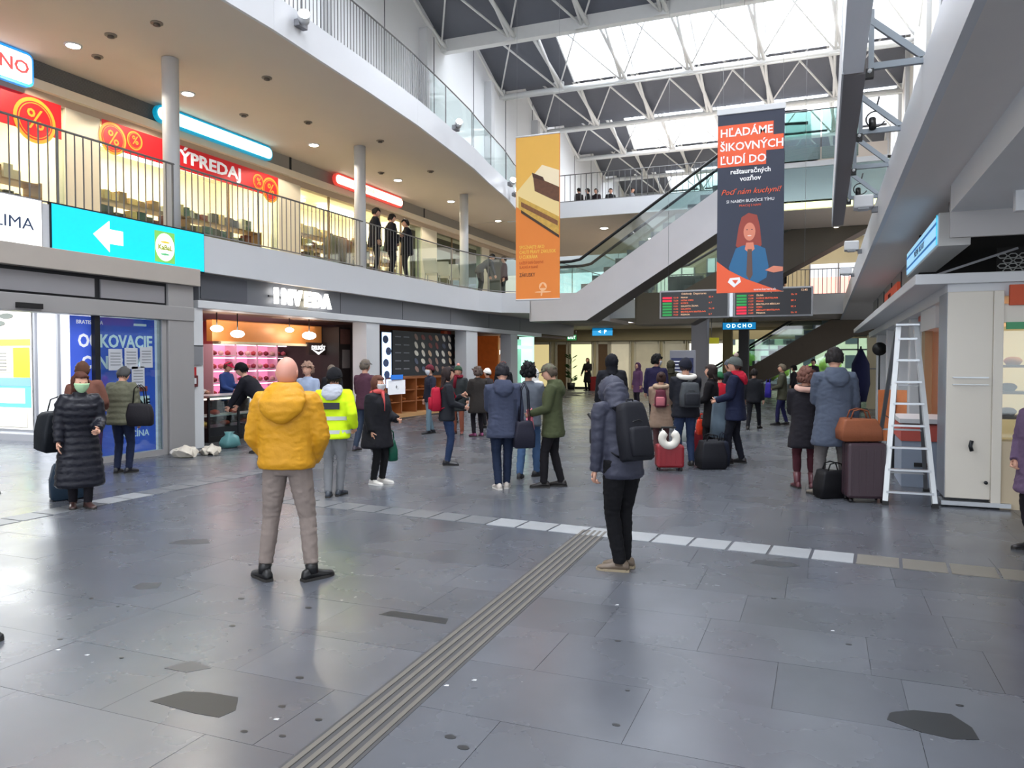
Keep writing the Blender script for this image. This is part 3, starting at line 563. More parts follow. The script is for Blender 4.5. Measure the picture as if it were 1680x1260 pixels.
# ---- railings ----
def railing(label,pts,z,h,spacing,glass_from=None,post=2.2,nm_='balcony_railing'):
    t=thing(nm_,label,'railing',(0,0,0)); P=[Vector((a,b,0)) for a,b in pts]
    MB().tube([(p.x,p.y,z+h) for p in P],.019).build('handrail',railm,t); MB().tube([(p.x,p.y,z+.06) for p in P],.016,n=6).build('bottom_rail',railm,t)
    bm_=MB().box(-.004,.004,-.011,.011,.06,h).build('baluster',railm,t); ps_=MB().box(-.008,.008,-.022,.022,-.05,h).build('post',railm,t); me,mp=bm_.data,ps_.data; bpy.data.objects.remove(bm_); bpy.data.objects.remove(ps_)
    s=0; acc=0; last=-9
    for a,b in zip(P,P[1:]):
        d=(b-a).length; n=max(1,int(d/spacing))
        for k in range(n):
            p=a.lerp(b,k/n); acc+=d/n
            big=acc-last>=post
            if big: last=acc
            if glass_from is not None and p.y>glass_from and not big: continue
            o=bpy.data.objects.new('post' if big else 'baluster',mp if big else me); COL.objects.link(o); o.parent=t; o.location=(p.x,p.y,z); o.rotation_euler=(0,0,math.atan2(b.y-a.y,b.x-a.x)-math.pi/2)
        if glass_from is not None and b.y>glass_from:
            a2=a if a.y>=glass_from else a.lerp(b,(glass_from-a.y)/(b.y-a.y))
            MB().poly([(a2.x,a2.y,z+.08),(b.x,b.y,z+.08),(b.x,b.y,z+h-.04),(a2.x,a2.y,z+h-.04)]).build('glass_panel',greenglass if nm_!='balcony_railing' else glass,t)
    return t
railing('long grey balcony railing with thin upright bars, glass at its far end',[(-11.26,4),(-11.26,20.2),(-11.26,22.9),(-11.1,24.2),(-10.75,25.4),(-9.7,26.2),(-9.1,27.5),(-8.8,32.8)],L2,1.24,.155,20.2)
railing('curved top-floor railing above the white slab edge',[(x-.08,yy) for x,yy in e3 if yy>=5],L3,1.12,.12,17.5)
railing('railing on the far upper bridge below the roof',[(-10.9,29.3),(-2.3,29.3)],L3,1.1,.22,None,nm_='bridge_railing')
railing('far lower bridge railing behind the departure boards',[(-8.4,33.05),(3,33.05)],4.3,1.05,.16,None,nm_='bridge_railing')
t=thing('platform_balustrade','greenish glass balustrade right of the dark banner','railing',(0,0,0))
for k in range(3): MB().box(-2.1+k*1.0,-1.14+k*1.0,23.98,24.0,L3-.45,L3+.95).build('glass_panel',greenglass,t)
MB().tube([(-2.2,23.99,L3+.97),(.9,23.99,L3+.97)],.02).build('handrail',railm,t)
# spotlights on the curved slab edge
for i,(x,y,z,rr_) in enumerate(((-8.66,11.5,7.86,.12),(-8.9,18.25,7.93,.1),(-9.95,24.6,7.9,.12),(-10.12,25.4,7.72,.1))):
    t=thing('edge_floodlight',['bright floodlight on the curved slab edge near the top of the photo','bright floodlight halfway along the curved slab edge','bright floodlight beside the orange banner','lower bright floodlight beside the orange banner'][i],'floodlight',(x,y,z))
    MB().box(-.11,.0,-.13,.13,-.22,-.1).build('bracket',mgrey,t,bevel=.01); MB().cyl((0,0,-.1),rr_*.9,.16,16,axis=(.5,-.6,.3)).build('housing',white,t); MB().cyl((.09,-.1,-.04),rr_*.85,.02,16,axis=(.5,-.6,.3)).build('lens',mat('flood_lens',(250,252,255),.5,emit=9),t)

# ================= banners =================
ob=thing('orange_banner','tall orange hanging banner with a slice of layered cake','banner',(-5.49,15,0))
ow=.94
def oyx(x,z): return (x,z)
yl=mat('banner_yellow_orange',(238,184,84),.6,var=.04,vscale=2); orr=mat('banner_orange',(230,132,52),.6,var=.03,vscale=2)
MB().box(-.48,.48,-.01,.01,2.98,6.33).build('cloth',orr,ob)
A=lambda n,p,m,d: shape(n,p,m,ob,(0,-.012-d,0),MINY,.002)
A('yellow_field',[(-.47,4.95),(.47,4.22),(.47,6.32),(-.47,6.32)],yl,0)
A('cream_layer',[(-.47,5.2),(-.1,5.58),(.47,5.2),(.47,4.5),(-.47,4.9)],mat('cake_cream',(240,214,150),.6),.001)
A('cake_top',[(-.10,5.52),(.10,5.72),(.47,5.58),(.47,5.24),(.05,5.45)],mat('cake_icing',(250,232,196),.6),.004)
A('chocolate_layer',[(-.10,5.52),(.1,5.42),(.47,5.24),(.47,4.94),(.36,4.98),(-.06,5.20)],mat('cake_brown',(104,66,44),.6,var=.4,vscale=16),.002)
A('chocolate_edge',[(-.12,5.58),(.12,5.47),(.16,5.38),(-.10,5.48)],mat('cake_dark',(74,44,30),.6),.006)
A('sponge_layer',[(-.42,5.12),(.47,4.64),(.47,4.28),(-.42,4.86)],mat('cake_sponge',(206,164,74),.6,var=.35,vscale=14),.003)
A('crumb_row',[(-.36,5.00),(.44,4.56),(.44,4.46),(-.36,4.90)],mat('cake_fruit',(130,84,50),.6,var=.5,vscale=30),.005)
A('plate_edge',[(-.36,4.83),(.47,4.27),(.47,4.21),(-.36,4.77)],mat('plate_dark',(60,40,24),.5),.006)
MB().tube([(-.48,0,6.34),(.48,0,6.34)],.02).build('top_rod',white,ob); MB().tube([(-.48,0,2.97),(.48,0,2.97)],.02).build('bottom_rod',white,ob)
for sx_ in (-.46,.46): MB().tube([(sx_,0,6.34),(sx_,0,12.2)],.002,n=4).build('hanging_wire',steel,ob)
yp=mat('print_yellow',(250,214,90),.6)
for i,(s_,z,sz,m) in enumerate((('SPOZNAJTE AKO',4.05,.10,yp),('CHUTÍ PRAVÝ ZÁKUSOK',3.95,.10,yp),('U CUKRÁRA',3.85,.10,yp),('KAŽDÝ DEŇ ČERSTVÉ',3.73,.075,mat('print_rust',(190,80,30),.6)),('SLADKÉ A SLANÉ',3.64,.075,mat('print_rust',(190,80,30),.6)),('ZÁKUSKY',3.48,.11,mat('print_darkbrown',(90,50,40),.6)))): text(s_,(-.4,-.016,z),sz,m,ob,MINY,align='LEFT',ext=.001,sx=.72)
A('logo_head',ell(.12,3.23,.085,.09,20),mat('print_pale_orange',(246,190,140),.6),.002); A('logo_mark',[(.05,3.2),(.19,3.2),(.12,3.3)],orr,.004); A('logo_base',ell(.12,3.12,.18,.015,16),mat('print_pale_orange',(246,190,140),.6),.002); A('logo_stem',[(.07,3.04),(.1,3.04),(.12,3.15),(.08,3.15)],mat('print_pale_orange',(246,190,140),.6),.003)
db=thing('dark_banner','tall dark navy hanging banner with orange HĽADÁME heading and a woman in blue','banner',(-1.03,12,0))
nav=mat('banner_navy',(44,50,68),.6,var=.04); bo=mat('banner_coral',(230,92,52),.6)
MB().box(-.475,.475,-.01,.01,2.72,5.38).build('cloth',nav,db)
B=lambda n,p,m,d: shape(n,p,m,db,(0,-.012-d,0),MINY,.002)
MB().box(-.49,.49,-.025,.025,5.38,5.47).build('top_bar',white,db,bevel=.01)
for sx_ in (-.45,.45): MB().tube([(sx_,0,5.46),(sx_,0,12.2)],.0025,n=4).build('hanging_wire',steel,db)
wp2=mat('print_white_plain',(238,238,240),.6)
B('heading_block',[(-.475,5.22),(.32,5.22),(.32,5.02),(-.475,5.02)],bo,0); B('heading_block',[(-.475,5.02),(.46,5.02),(.46,4.80),(-.475,4.80)],bo,0); B('heading_block',[(-.475,4.80),(.22,4.80),(.22,4.60),(-.475,4.60)],bo,0)
for s_,z,sz in (('HĽADÁME',5.10,.165),('ŠIKOVNÝCH',4.89,.165),('ĽUDÍ DO',4.69,.165)): text(s_,(-.44,-.016,z),sz,wp2,db,MINY,align='LEFT',ext=.001,sx=.98,bold=.003)
text('reštauračných',(0,-.016,4.52),.10,wp2,db,MINY,ext=.001,bold=.002); text('vozňov',(0,-.016,4.41),.10,wp2,db,MINY,ext=.001,bold=.002)
text('Poď nám kuchyni!',(0,-.016,4.22),.115,bo,db,MINY,ext=.001,shear=.35); text('SI NABEH BUDÚCE TÍMU',(0,-.016,4.08),.062,wp2,db,MINY,ext=.001); text('PRACUJ S NAMI',(0,-.016,4.01),.045,bo,db,MINY,ext=.001)
skin_p=mat('print_skin',(214,130,104),.6); hair_p=mat('print_hair',(150,62,50),.6); shirt_p=mat('print_shirt',(36,98,140),.6)
B('portrait_hair',[(-.02,3.90),(-.12,3.84),(-.16,3.7),(-.2,3.42),(-.12,3.34),(.12,3.34),(.17,3.42),(.14,3.7),(.1,3.86)],hair_p,.001)
B('portrait_shirt',[(-.2,3.38),(-.1,3.42),(.1,3.42),(.22,3.36),(.27,3.1),(.24,2.93),(.12,2.86),(-.1,2.86),(-.24,2.93),(-.30,3.1)],shirt_p,.002)
B('portrait_neck',[(-.05,3.46),(.05,3.46),(.07,3.36),(0,3.30),(-.07,3.36)],skin_p,.004); B('portrait_face',ell(-.005,3.62,.085,.135,20),skin_p,.005)
B('portrait_tie',[(-.03,3.36),(.03,3.36),(.045,2.98),(0,2.90),(-.045,2.98)],mat('print_tie',(96,70,62),.6),.006)
for sx_ in (-.035,.035): B('portrait_eye',ell(sx_-.005,3.65,.012,.006,8),nav,.008)
B('portrait_mouth',ell(-.005,3.56,.03,.008,10),mat('print_lip',(240,210,200),.6),.008); B('portrait_hand',[(.22,3.04),(.34,3.0),(.47,3.02),(.47,3.08),(.34,3.1)],skin_p,.004)
B('coral_wave',[(-.475,3.2),(-.3,3.06),(-.05,2.92),(.3,2.78),(.475,2.72),(-.475,2.72)],bo,.010)
B('emblem_white',[(-.28,2.94),(-.14,2.95),(-.12,2.88),(-.22,2.80),(-.31,2.88)],wp2,.012); B('emblem_notch',[(-.25,2.91),(-.16,2.91),(-.2,2.85)],bo,.014)
text('www.kariera.sk',(.22,-.026,2.76),.05,wp2,db,MINY,ext=.001)
# departure boards
random.seed(21)
scr=mat('screen_black',(22,22,28),.3); lo_=mat('led_orange',(240,96,50),.5,emit=.75); lr=mat('led_red',(214,30,60),.5,emit=.6); lg=mat('led_green',(30,140,66),.5,emit=.5); ly_=mat('led_pale',(236,190,150),.5,emit=.6)
for bi_,(x0,x1,lab) in enumerate(((-3.95,-2.2,'left departure board with red and green train rows'),(-2.1,-.24,'right departure board with green and red train rows, below the dark banner'))):
    t=thing('departure_board',lab,'display board',((x0+x1)/2,20,3.15)); w=(x1-x0)/2
    MB().box(-w,w,0,.22,-.36,.36).build('housing',mat('housing_grey',(150,152,156),.4),t,bevel=.01); MB().box(-w+.04,w-.04,-.012,0,-.32,.32).build('screen',scr,t)
    text('Odchody  Departures' if bi_==0 else 'Príchody  Arrivals',(0,-.016,.265),.07,ly_,t,MINY,ext=.001)
    if bi_: text('12:45',(w-.2,-.016,.27),.07,ly_,t,MINY,ext=.001)
    cities=['BRATISLAVA','TRNAVA','ŽILINA','KOŠICE','NITRA','BŘECLAV','PRAHA','WIEN','GALANTA','PEZINOK']
    for k in range(7):
        z=.17-k*.073; num=lr if ((k<2)^(bi_==1)) or (bi_ and k>4) else lg
        if bi_ and k<4: num=lg
        plate('row_marker',.24,.05,num,t,(-w+.2,-.015,z),MINY,.002)
        text('%02d:%02d'%(12+k//3,random.randint(0,59)),(-w+.36,-.016,z),.055,lo_,t,MINY,align='LEFT',ext=.001)
        text(random.choice(cities)+(' '+random.choice(cities) if k%2 else ''),(-w+.55,-.016,z),.055,lo_ if k%3 else ly_,t,MINY,align='LEFT',ext=.001)
        if k%2==0: text(random.choice(['Os 10','R 7','EC 4']),(w-.5,-.016,z),.055,lo_,t,MINY,align='LEFT',ext=.001)
    for sx_ in (-w+.2,w-.2): MB().tube([(sx_,.1,.36),(sx_,.1,9)],.004,n=5).build('hanging_rod',steel,t)
o=MB().box(-2.2,-2.1,19.98,20.2,2.8,3.5).build('board_post',alu,bevel=.01); tag(o,'narrow aluminium post between the two departure boards','post')
def hang_sign(label,x0,x1,y,z0,z1,s_,col=(20,130,190),sz=None):
    t=thing('hanging_direction_sign',label,'sign',((x0+x1)/2,y,(z0+z1)/2)); w=(x1-x0)/2; h=(z1-z0)/2
    MB().box(-w,w,0,.1,-h,h).build('housing',dark,t); plate('lit_face',2*w-.04,2*h-.04,mat('dir_%d'%col[0],col,.5,emit=.7),t,(0,-.01,0),MINY); text(s_,(0,-.016,0),sz or h*1.3,mat('dir_white',(220,250,255),.5,emit=1.5),t,MINY,ext=.001,bold=.004)
    for sx_ in (-w*.8,w*.8): MB().tube([(sx_,.05,h),(sx_,.05,3.56-(z0+z1)/2)],.012,n=6).build('hanging_rod',steel,t)
hang_sign('small blue sign with glowing pictograms under the departure boards',-3.9,-2.55,33,2.98,3.3,'O D C H O')
hang_sign('small blue direction sign hanging far down the hall left of the boards',-12.1,-10.9,42,3.1,3.55,'<  P')
hang_sign('small green exit sign hanging far down the hall',-13.6,-13.0,42,2.85,3.2,'EXIT',(30,110,60))

# ================= escalators =================
def escalator(label,x0,x1,yf,z0,z1,h,wdt,clad,bal,lower=0.38):
    t=thing('escalator',label,'escalator',(0,0,0)); sl=(z1-z0)/(x1-x0)
    a=[(x0-1.6,z0-.55),(x0,z0-.55)]
    # side profile of the truss
    top=[(x0-1.7,z0-.06),(x0-.1,z0-.06),(x1,z1-.06),(x1+1.2,z1-.06)]; bot=[(x0-1.7,z0-lower-.82),(x0+.25,z0-lower-.82),(x1+.45,z1-1.15),(x1+1.2,z1-1.15)]
    for y,n in ((yf,'side_cladding'),(yf+wdt-.06,'side_cladding')):
        mb=MB(); poly=top+bot[::-1]; va=[mb.bm.verts.new((x,y,z)) for x,z in poly]; vb=[mb.bm.verts.new((x,y+.06,z)) for x,z in poly]; k=len(poly)
        for i in range(k): mb.bm.faces.new((va[i],va[(i+1)%k],vb[(i+1)%k],vb[i]))
        mb.bm.faces.new(va); mb.bm.faces.new(vb[::-1]); mb.build(n,clad,t)
    mb=MB()
    for (p,q) in zip(bot,bot[1:]): mb.poly([(p[0],yf,p[1]),(q[0],yf,q[1]),(q[0],yf+wdt,q[1]),(p[0],yf+wdt,p[1])])
    mb.build('underside',mat('escalator_underside',(96,90,84),.5,var=.1),t)
    MB().box(x0-1.72,x0-1.68,yf,yf+wdt,z0-lower-.82,z0-.06).build('end_plate',clad,t)
    if bal:
        n=int((x1-x0)/.38); 
        for i in range(n): MB().box(x0+i*.38,x0+i*.38+.39,yf+.2,yf+wdt-.2,z0+(i)*.38*sl-.05,z0+(i+1)*.38*sl-.02).build('step',mat('step_metal',(110,112,114),.4,.6),t)
        for y in (yf+.08,yf+wdt-.12):
            prof=[(x0-1.5,z0+.62),(x0-1.62,z0+.8),(x0-1.5,z0+.95),(x0-.3,z0+.97),(x0,z0+1.02),(x1,z1+1.0),(x1+.9,z1+.95)]
            MB().tube([(x,y,z) for x,z in prof],.05,n=8).build('handrail',black,t)
            mb=MB(); mb.poly([(x0-1.5,y,z0-.05),(x0-.1,y,z0-.05),(x0,y,z0+.97),(x0-1.5,y,z0+.9)]); mb.poly([(x0-.1,y,z0-.05),(x1,y,z1-.05),(x1,y,z1+.95),(x0,y,z0+.97)]); mb.poly([(x1,y,z1-.05),(x1+1,y,z1-.05),(x1+1,y,z1+.9),(x1,y,z1+.95)]); mb.build('glass_balustrade',greenglass,t)
    return t
clad=mat('escalator_cladding',(196,194,196),.32,.35,var=.08,vscale=1.2)
escalator('large grey escalator rising to the top floor behind the banners',-7.35,-1.4,24.0,3.97,8.0,1,1.45,clad,True,.14)
escalator('dark escalator underside right of the dark banner, on the second floor',-4.6,1.1,27.5,4.2,7.3,1,1.3,mat('esc_dark',(84,76,62),.5),True)
escalator('brown escalator rising from the ground floor at the far end of the hall',-5.4,.9,38.0,.05,4.0,1,2.3,mat('esc_brown',(92,78,62),.5,var=.1),True,-.1)
# ================= far end of the hall =================
fw=struct('wall_far_lower',MB().box(-24,-4.9,45.0,45.2,0,3.6),mat('far_cream',(222,212,180),.6,var=.05)); 
MB().box(-24,14,44.6,44.9,2.9,3.6).build('far_header',mat('far_header',(170,156,120),.5),fw)
struct('ceiling_far',MB().box(-24,14,38,62,3.55,3.6),mat('far_soffit',(150,136,112),.6))
fs=[(-16.9,-15.6,(226,208,150),.7),(-15.2,-14.5,(120,90,56),0),(-14.3,-12.9,(236,238,190),.9),(-12.6,-11.9,(110,84,60),0),(-11.8,-10.6,(222,214,190),.3),(-10.3,-8.9,(200,192,170),.15),(-8.6,-7.4,(196,190,172),.15),(-7.2,-5.0,(240,240,230),1.1)]
for i,(a,b,c,e) in enumerate(fs):
    lab=['warm lit shop window at the far left end','brown shop door in the far left corner','yellow-green lit shop window with plants at the far end','dark brown shop door behind the woman in black','pale glass shop door in the far wall','pale far shutter left of the white arch','pale far shutter second from the white arch','bright white far shop front beside the grey pillar'][i]
    t=thing('far_shop_front',lab,'shop front',((a+b)/2,44.94,0)); w=(b-a)/2
    MB().box(-w,w,-.02,.02,0,2.7).build('panel',mat('farshop_%d'%i,c,.5,var=.25,vscale=1.5,emit=e),t)
    for xx in (-w,w): MB().box(xx-.06,xx+.06,-.1,.04,0,2.85).build('frame',offwhite,t)
    MB().box(-w,w,-.1,.04,2.7,2.85).build('frame',offwhite,t); MB().box(-w,w,-.06,.04,0,.12).build('sill',dark,t)
p=thing('far_planter','dark green plant standing by the far lit shop window','plant',(-13.9,43.8,0)); MB().cyl((0,0,0),.2,.4,12,r2=.25).build('pot',dark,p)
random.seed(2)
for k in range(26):
    a=random.uniform(0,6.28); h=random.uniform(.5,2.0); MB().poly([(0,0,h-.1),(.3*math.cos(a),.3*math.sin(a),h),(.42*math.cos(a+.2),.42*math.sin(a+.2),h+.12),(.28*math.cos(a+.4),.28*math.sin(a+.4),h+.1)]).build('leaf',mat('leaf_green',(46,84,36),.6,var=.2),p)
MB().cyl((0,0,.3),.025,1.6,8).build('stem',mat('stem_brown',(80,70,40),.7),p)
for i,(x,y,w) in enumerate(((-4.55,31,.62),(-3.95,35.3,.40),(-3.35,36.3,.44))):
    o=MB().box(x-w/2,x+w/2,y,y+w,0,3.58).build('square_column',[mat('grey_pillar',(116,114,118),.5),mat('olive_pillar',(120,104,64),.5),mat('dark_pillar',(70,68,70),.5)][i],bevel=.02); tag(o,['grey square pillar behind the crowd under the left departure board','narrow olive-brown pillar right of the grey pillar','dark far pillar under the small blue sign'][i],'column')
t=thing('information_totem','grey information totem with dark blue screen among the crowd','info stand',(-4.35,26,0)); MB().box(-.42,.42,-.08,.08,0,2.05).build('body',mat('totem_grey',(150,152,162),.4),t,bevel=.02); plate('screen',.74,.9,mat('totem_blue',(34,42,84),.4,emit=.2),t,(0,-.09,1.35),MINY)
for k in range(5): plate('text_line',.5-.06*k,.03,wpr,t,(-.08,-.095,1.68-k*.11),MINY)
t=thing('yellow_sign','small yellow hanging sign beside the grey pillar','sign',ray(1167,559)*(34/ray(1167,559).y)+Vector((0,0,H0))); MB().box(-.32,.32,-.04,.04,-.13,.13).build('board',mat('yellow_green',(196,190,50),.5,emit=.3),t); MB().tube([(0,0,.13),(0,0,.98)],.012).build('hanging_rod',steel,t)
# bright exit with outdoors beyond
ex=struct('window_far_exit',MB().box(-4.9,4,55.9,56,0,.1),mgrey)
for k in range(7): MB().box(-4.9+k*1.4,-4.82+k*1.4,55.85,56,0,3.5).build('mullion',mgrey,ex)
MB().box(-4.9,4,55.94,55.97,.1,3.5).build('pane',glass,ex); MB().box(-4.9,4,55.85,56,2.4,2.5).build('transom',mgrey,ex)
og=struct('ground_outside',MB().box(-30,30,56,110,-.3,-.02),mat('outside_paving',(170,172,160),.7))
ho=thing('far_building','pale building with small dark windows seen through the far exit','building',(2,90,0)); MB().box(-16,12,0,8,0,11).build('wall',mat('house_pale',(220,222,186),.7,var=.1),ho)
for j in range(4):
    for i in range(12): 
        MB().box(-14.5+i*2.1,-13.3+i*2.1,-.05,.05,.9+j*2.6,2.3+j*2.6).build('window',mat('house_window',(70,80,84),.3),ho)
for i,(x,y,r) in enumerate(((-4,70,1.4),(0,74,1.7),(3.5,68,1.3),(-8,78,2))):
    t=thing('roadside_bush','bright green bush outside the far exit','bush',(x,y,0),0,'bushes outside the far exit'); mb=MB()
    for k in range(9): mb.sph((random.uniform(-r,r)*.6,random.uniform(-.5,.5),random.uniform(.4,1)*r*.8),r*.5,sub=1)
    mb.build('foliage',mat('bush_green',(140,176,60),.8,var=.3),t); MB().cyl((0,0,0),.08,.8,8).build('stem',mat('stem_brown',(80,70,40),.7),t)
# ================= right: brackets, blade, kiosk =================
bl=thing('advert_box_beam','long grey box beam hanging beside the right balcony edge, white at its near part','beam')
MB().box(.13,.30,7.0,14.6,4.05,4.55).build('grey_box',mat('box_grey',(128,124,126),.5,var=.03),bl); MB().box(.115,.13,6.9,14.6,4.04,4.6).build('edge_strip',white,bl); MB().box(.12,.28,2.0,6.95,4.05,4.6).build('white_box',mat('box_white',(244,246,250),.5),bl)  # white edge strip paints in the beam's lit left face
for i,y in enumerate((3.2,5.15,6.85,8.75,10.3,12.2)):
    t=thing('wall_bracket',['grey triangular steel bracket out of view above','uppermost grey triangular steel bracket on the right balcony edge','second grey bracket from the top, ahead of the one with black cable','grey triangular bracket with a coil of black cable','grey triangular bracket below the cable coil','lowest grey triangular bracket with a black lamp'][i],'bracket',(.7,y,4.0))
    g=mat('bracket_grey',(128,136,144),.4,.5)
    MB().bar((0,0,.05),(-.38,0,.05),.04,.05).build('lower_bar',g,t); MB().bar((0,0,.08),(-.38,0,.42),.04,.05).build('diagonal_bar',g,t); MB().bar((-.37,0,.0),(-.37,0,.5),.03,.04).build('upright_bar',g,t); MB().box(-.41,-.35,-.03,.03,-.04,.03).build('end_plate',black,t); MB().sph((-.38,-.03,.01),.02,sub=1).build('bolt',white,t)
for i,y in enumerate((6.85+1.0,12.0)):
    t=thing('cable_spotlight',['black spotlight with a looped cable hung in a bracket','black spotlight hung in the lowest bracket'][i],'spotlight',(.52,(8.75,12.2)[i],4.17)); 
    MB().cyl((-.08,0,.0),.035,.12,12,axis=(0,-.6,-1)).build('housing',black,t); MB().tube([(-.05+.09*math.cos(a*.42),0,-.0+.08*math.sin(a*.42)) for a in range(15)],.008,n=6).build('cable_loop',black,t); MB().tube([(-.05,0,.08),(-.02,0,.22)],.01,n=6).build('mount',black,t)
for i,(y,z,x) in enumerate(((12.2,3.98,.64),(16.5,3.95,.62),(20.5,3.9,.62))):
    t=thing('box_floodlight',['white box floodlight on the right balcony edge, nearest','white box floodlight on the right balcony edge, in the middle','white box floodlight on the right balcony edge, farthest'][i],'floodlight',(x,y,z)); MB().box(-.26,.0,-.14,.14,-.10,.08).build('housing',white,t,bevel=.02); MB().box(-.2,-.06,-.1,.1,-.115,-.10).build('lens',mat('dull_lens',(200,205,210),.3),t); MB().box(-.02,.06,-.04,.04,-.16,-.08).build('bracket',mgrey,t)
bx=thing('blue_side_lightbox','long narrow blue and white lightbox hanging above the kiosk roof','sign',(1.2,11.7,3.19))
MB().box(0,.32,-1.75,1.75,-.19,.19).build('housing',mat('sign_case',(196,196,194),.5),bx,bevel=.01); plate('lit_face',3.42,.32,mat('side_sign_blue',(150,200,230),.5,emit=.8),bx,(-.01,0,0),MINX)
for zz in (-.08,.08): plate('blue_band',3.4,.03,mat('band_blue',(50,120,180),.5,emit=.4),bx,(-.018,0,zz),MINX)
text('PRÍZEMIE  OBCHODY',(-.02,0,0),.12,mat('print_slate',(52,72,104),.5),bx,MINX,ext=.001)
plate('cyan_edge',.05,.34,tq,bx,(-.016,-1.7,0),MINX)
for yy in (-1.4,1.4): MB().tube([(.16,yy,.19),(.16,yy,.40)],.02).build('hanging_rod',steel,bx)
# kiosk
kw=mat('kiosk_white',(216,210,198),.28,var=.02,vscale=1); 
kk=thing('kiosk','white-panelled food kiosk with a projecting flat canopy at the right edge','kiosk',(0,0,0))
MB().prism([(.99,10.15),(6,10.15),(6,12.6),(2.2,12.6),(1.05,27),(.9,27)],2.59,2.71).build('canopy',white,kk,bevel=.01)
MB().prism([(1.34,10.25),(6,10.25),(6,27),(1.34,27)],2.44,2.59).build('roof_fill',white,kk)
MB().box(1.34,1.80,10.22,10.6,.10,2.5).build('front_panel',kw,kk,bevel=.008); MB().box(1.335,1.36,10.24,10.9,.1,2.5).build('corner_strip',mat('corner_grey',(150,156,166),.4),kk); MB().box(1.80,1.90,10.2,10.6,.06,2.5).build('post',kw,kk,bevel=.008)
MB().box(1.30,2.0,10.18,10.5,.02,.07).build('base_rail',alu,kk); MB().box(1.34,1.9,10.3,10.6,0,.1).build('plinth',dark,kk)
MB().box(1.90,6,10.24,10.5,0,.78).build('counter_front',mat('kiosk_counter',(196,180,152),.5),kk); MB().box(1.90,6,10.24,10.5,2.14,2.35).build('window_head',kw,kk); MB().box(1.95,6,10.18,10.24,2.33,2.56).build('orange_panel',mat('kiosk_orange',(196,76,34),.5),kk)
MB().box(1.90,6,10.5,10.55,.78,2.1).build('window_glass',glass,kk); MB().box(1.90,6,12.0,12.1,0,2.5).build('back_wall',mat('kiosk_glow',(234,214,170),.6,emit=.25),kk)
for z in (1.0,1.3,1.62): MB().box(1.92,6,10.75,11.2,z,z+.03).build('shelf',mat('brown_shelf',(112,70,46),.5),kk)
MB().box(1.93,2.3,10.22,10.26,2.06,2.14).build('green_sign',mat('sign_green',(60,130,90),.5,emit=.2),kk)
MB().box(1.40,1.76,10.19,10.22,1.50,1.515).build('trim_line',alu,kk); MB().box(1.40,1.76,10.19,10.22,1.42,1.43).build('trim_line',alu,kk)
MB().tube([(1.6,10.18,.78),(1.585,10.17,.72),(1.60,10.17,.66)],.022).build('door_knob',dark,kk); MB().cyl((1.75,10.21,.30),.02,.03,10,axis=(0,-1,0)).build('lower_lock',dark,kk)
for i,(x,z) in enumerate(((2.1,1.03),(2.45,1.03),(2.1,1.33),(2.5,1.33),(2.15,1.65),(2.55,1.65))):
    o=MB().loft([[(r*math.cos(q*math.pi/6),r*.8*math.sin(q*math.pi/6),z) for q in range(12)] for r,z in ((.07,0),(.10,.04),(.10,.06),(.07,.09),(.02,.10))]).build('food_basket',mat('basket_%d'%(i%3),[(120,60,40),(190,120,60),(80,50,40)][i%3],.7,var=.3)); o.location=(x,11.0,z); tag(o,'basket of baked food on the kiosk shelves','food','food baskets in the kiosk window')
# kiosk side: doorway, white columns, storefront glass
sd=struct('wall_kiosk_side',MB().box(1.66,1.8,13.6,27,0,2.6),mat('kiosk_side_grey',(176,180,180),.4,var=.05))
for y,w in ((13.3,.3),(15.2,.32),(17.5,.3),(20.5,.3),(24.2,.35)): MB().box(1.42,1.72,y,y+w,0,2.44).build('pilaster',white,sd,bevel=.01)
MB().box(1.38,1.7,11.6,13.3,2.14,2.44).build('door_head',white,sd); MB().box(1.9,1.96,10.9,13.3,0,2.44).build('door_glow',mat('door_orange',(232,150,90),.5,emit=.35),sd)
MB().box(1.40,1.5,12.9,13.3,0,2.2).build('door_jamb',mat('brown_jamb',(150,126,96),.5),sd); MB().box(1.5,1.85,10.95,11.5,0,2.2).build('gap_shade_block',mat('gap_shade_block',(40,32,30),.6),sd)  # solid block painted dark to imitate the shade in the gap
MB().box(1.70,1.71,15.7,17.3,.2,2.3).build('side_glass',greenglass,sd)
for y in (16.4,19.0): MB().box(1.68,1.72,y,y+.05,.2,2.3).build('lit_tube',mat('tube_warm2',(255,246,220),.5,emit=1.5),sd)
o=MB().box(1.48,1.52,12.4,14.6,2.36,2.54).build('orange_shop_sign',mat('orange_red_sign',(196,92,70),.5)); tag(o,'orange-red sign tucked under the kiosk canopy','sign')
t=thing('kiosk_roof_sign','orange-red shop sign above the kiosk roof, further along','sign',(1.42,19.5,3.12)); MB().box(-.03,.03,-1.9,1.6,-.16,.2).build('board',mat('orange_red_sign2',(206,84,54),.5,emit=.2),t); text('KEBAB',(-.04,0,0.02),.22,mat('dark_letter',(110,40,30),.5),t,MINX)
up=struct('wall_above_kiosk',MB().box(1.46,1.6,13.9,27,2.71,3.55),mat('upper_band',(158,156,154),.6)); MB().box(1.3,6,12.8,12.9,2.71,3.55).build('void_shade_board',mat('void_shade_paint',(26,24,24),.8),up)  # near-black sheet paints the shade of the opening above the canopy
for k in range(5): MB().box(1.44,1.47,15+k*2.4,15.04+k*2.4,2.75,3.5).build('panel_joint',panelgap,up)
t=thing('mesh_grille','grey honeycomb mesh panel above the kiosk canopy','grille',(0,0,0)); mb=MB()
for j in range(5):
    for k in range(14):
        x=2.02+k*.11+(j%2)*.055; z=2.74+j*.06; mb.tube([(x+.05*math.cos(a*math.pi/3),11.0,z+.03*math.sin(a*math.pi/3)) for a in range(7)],.009,n=4,cap=False)
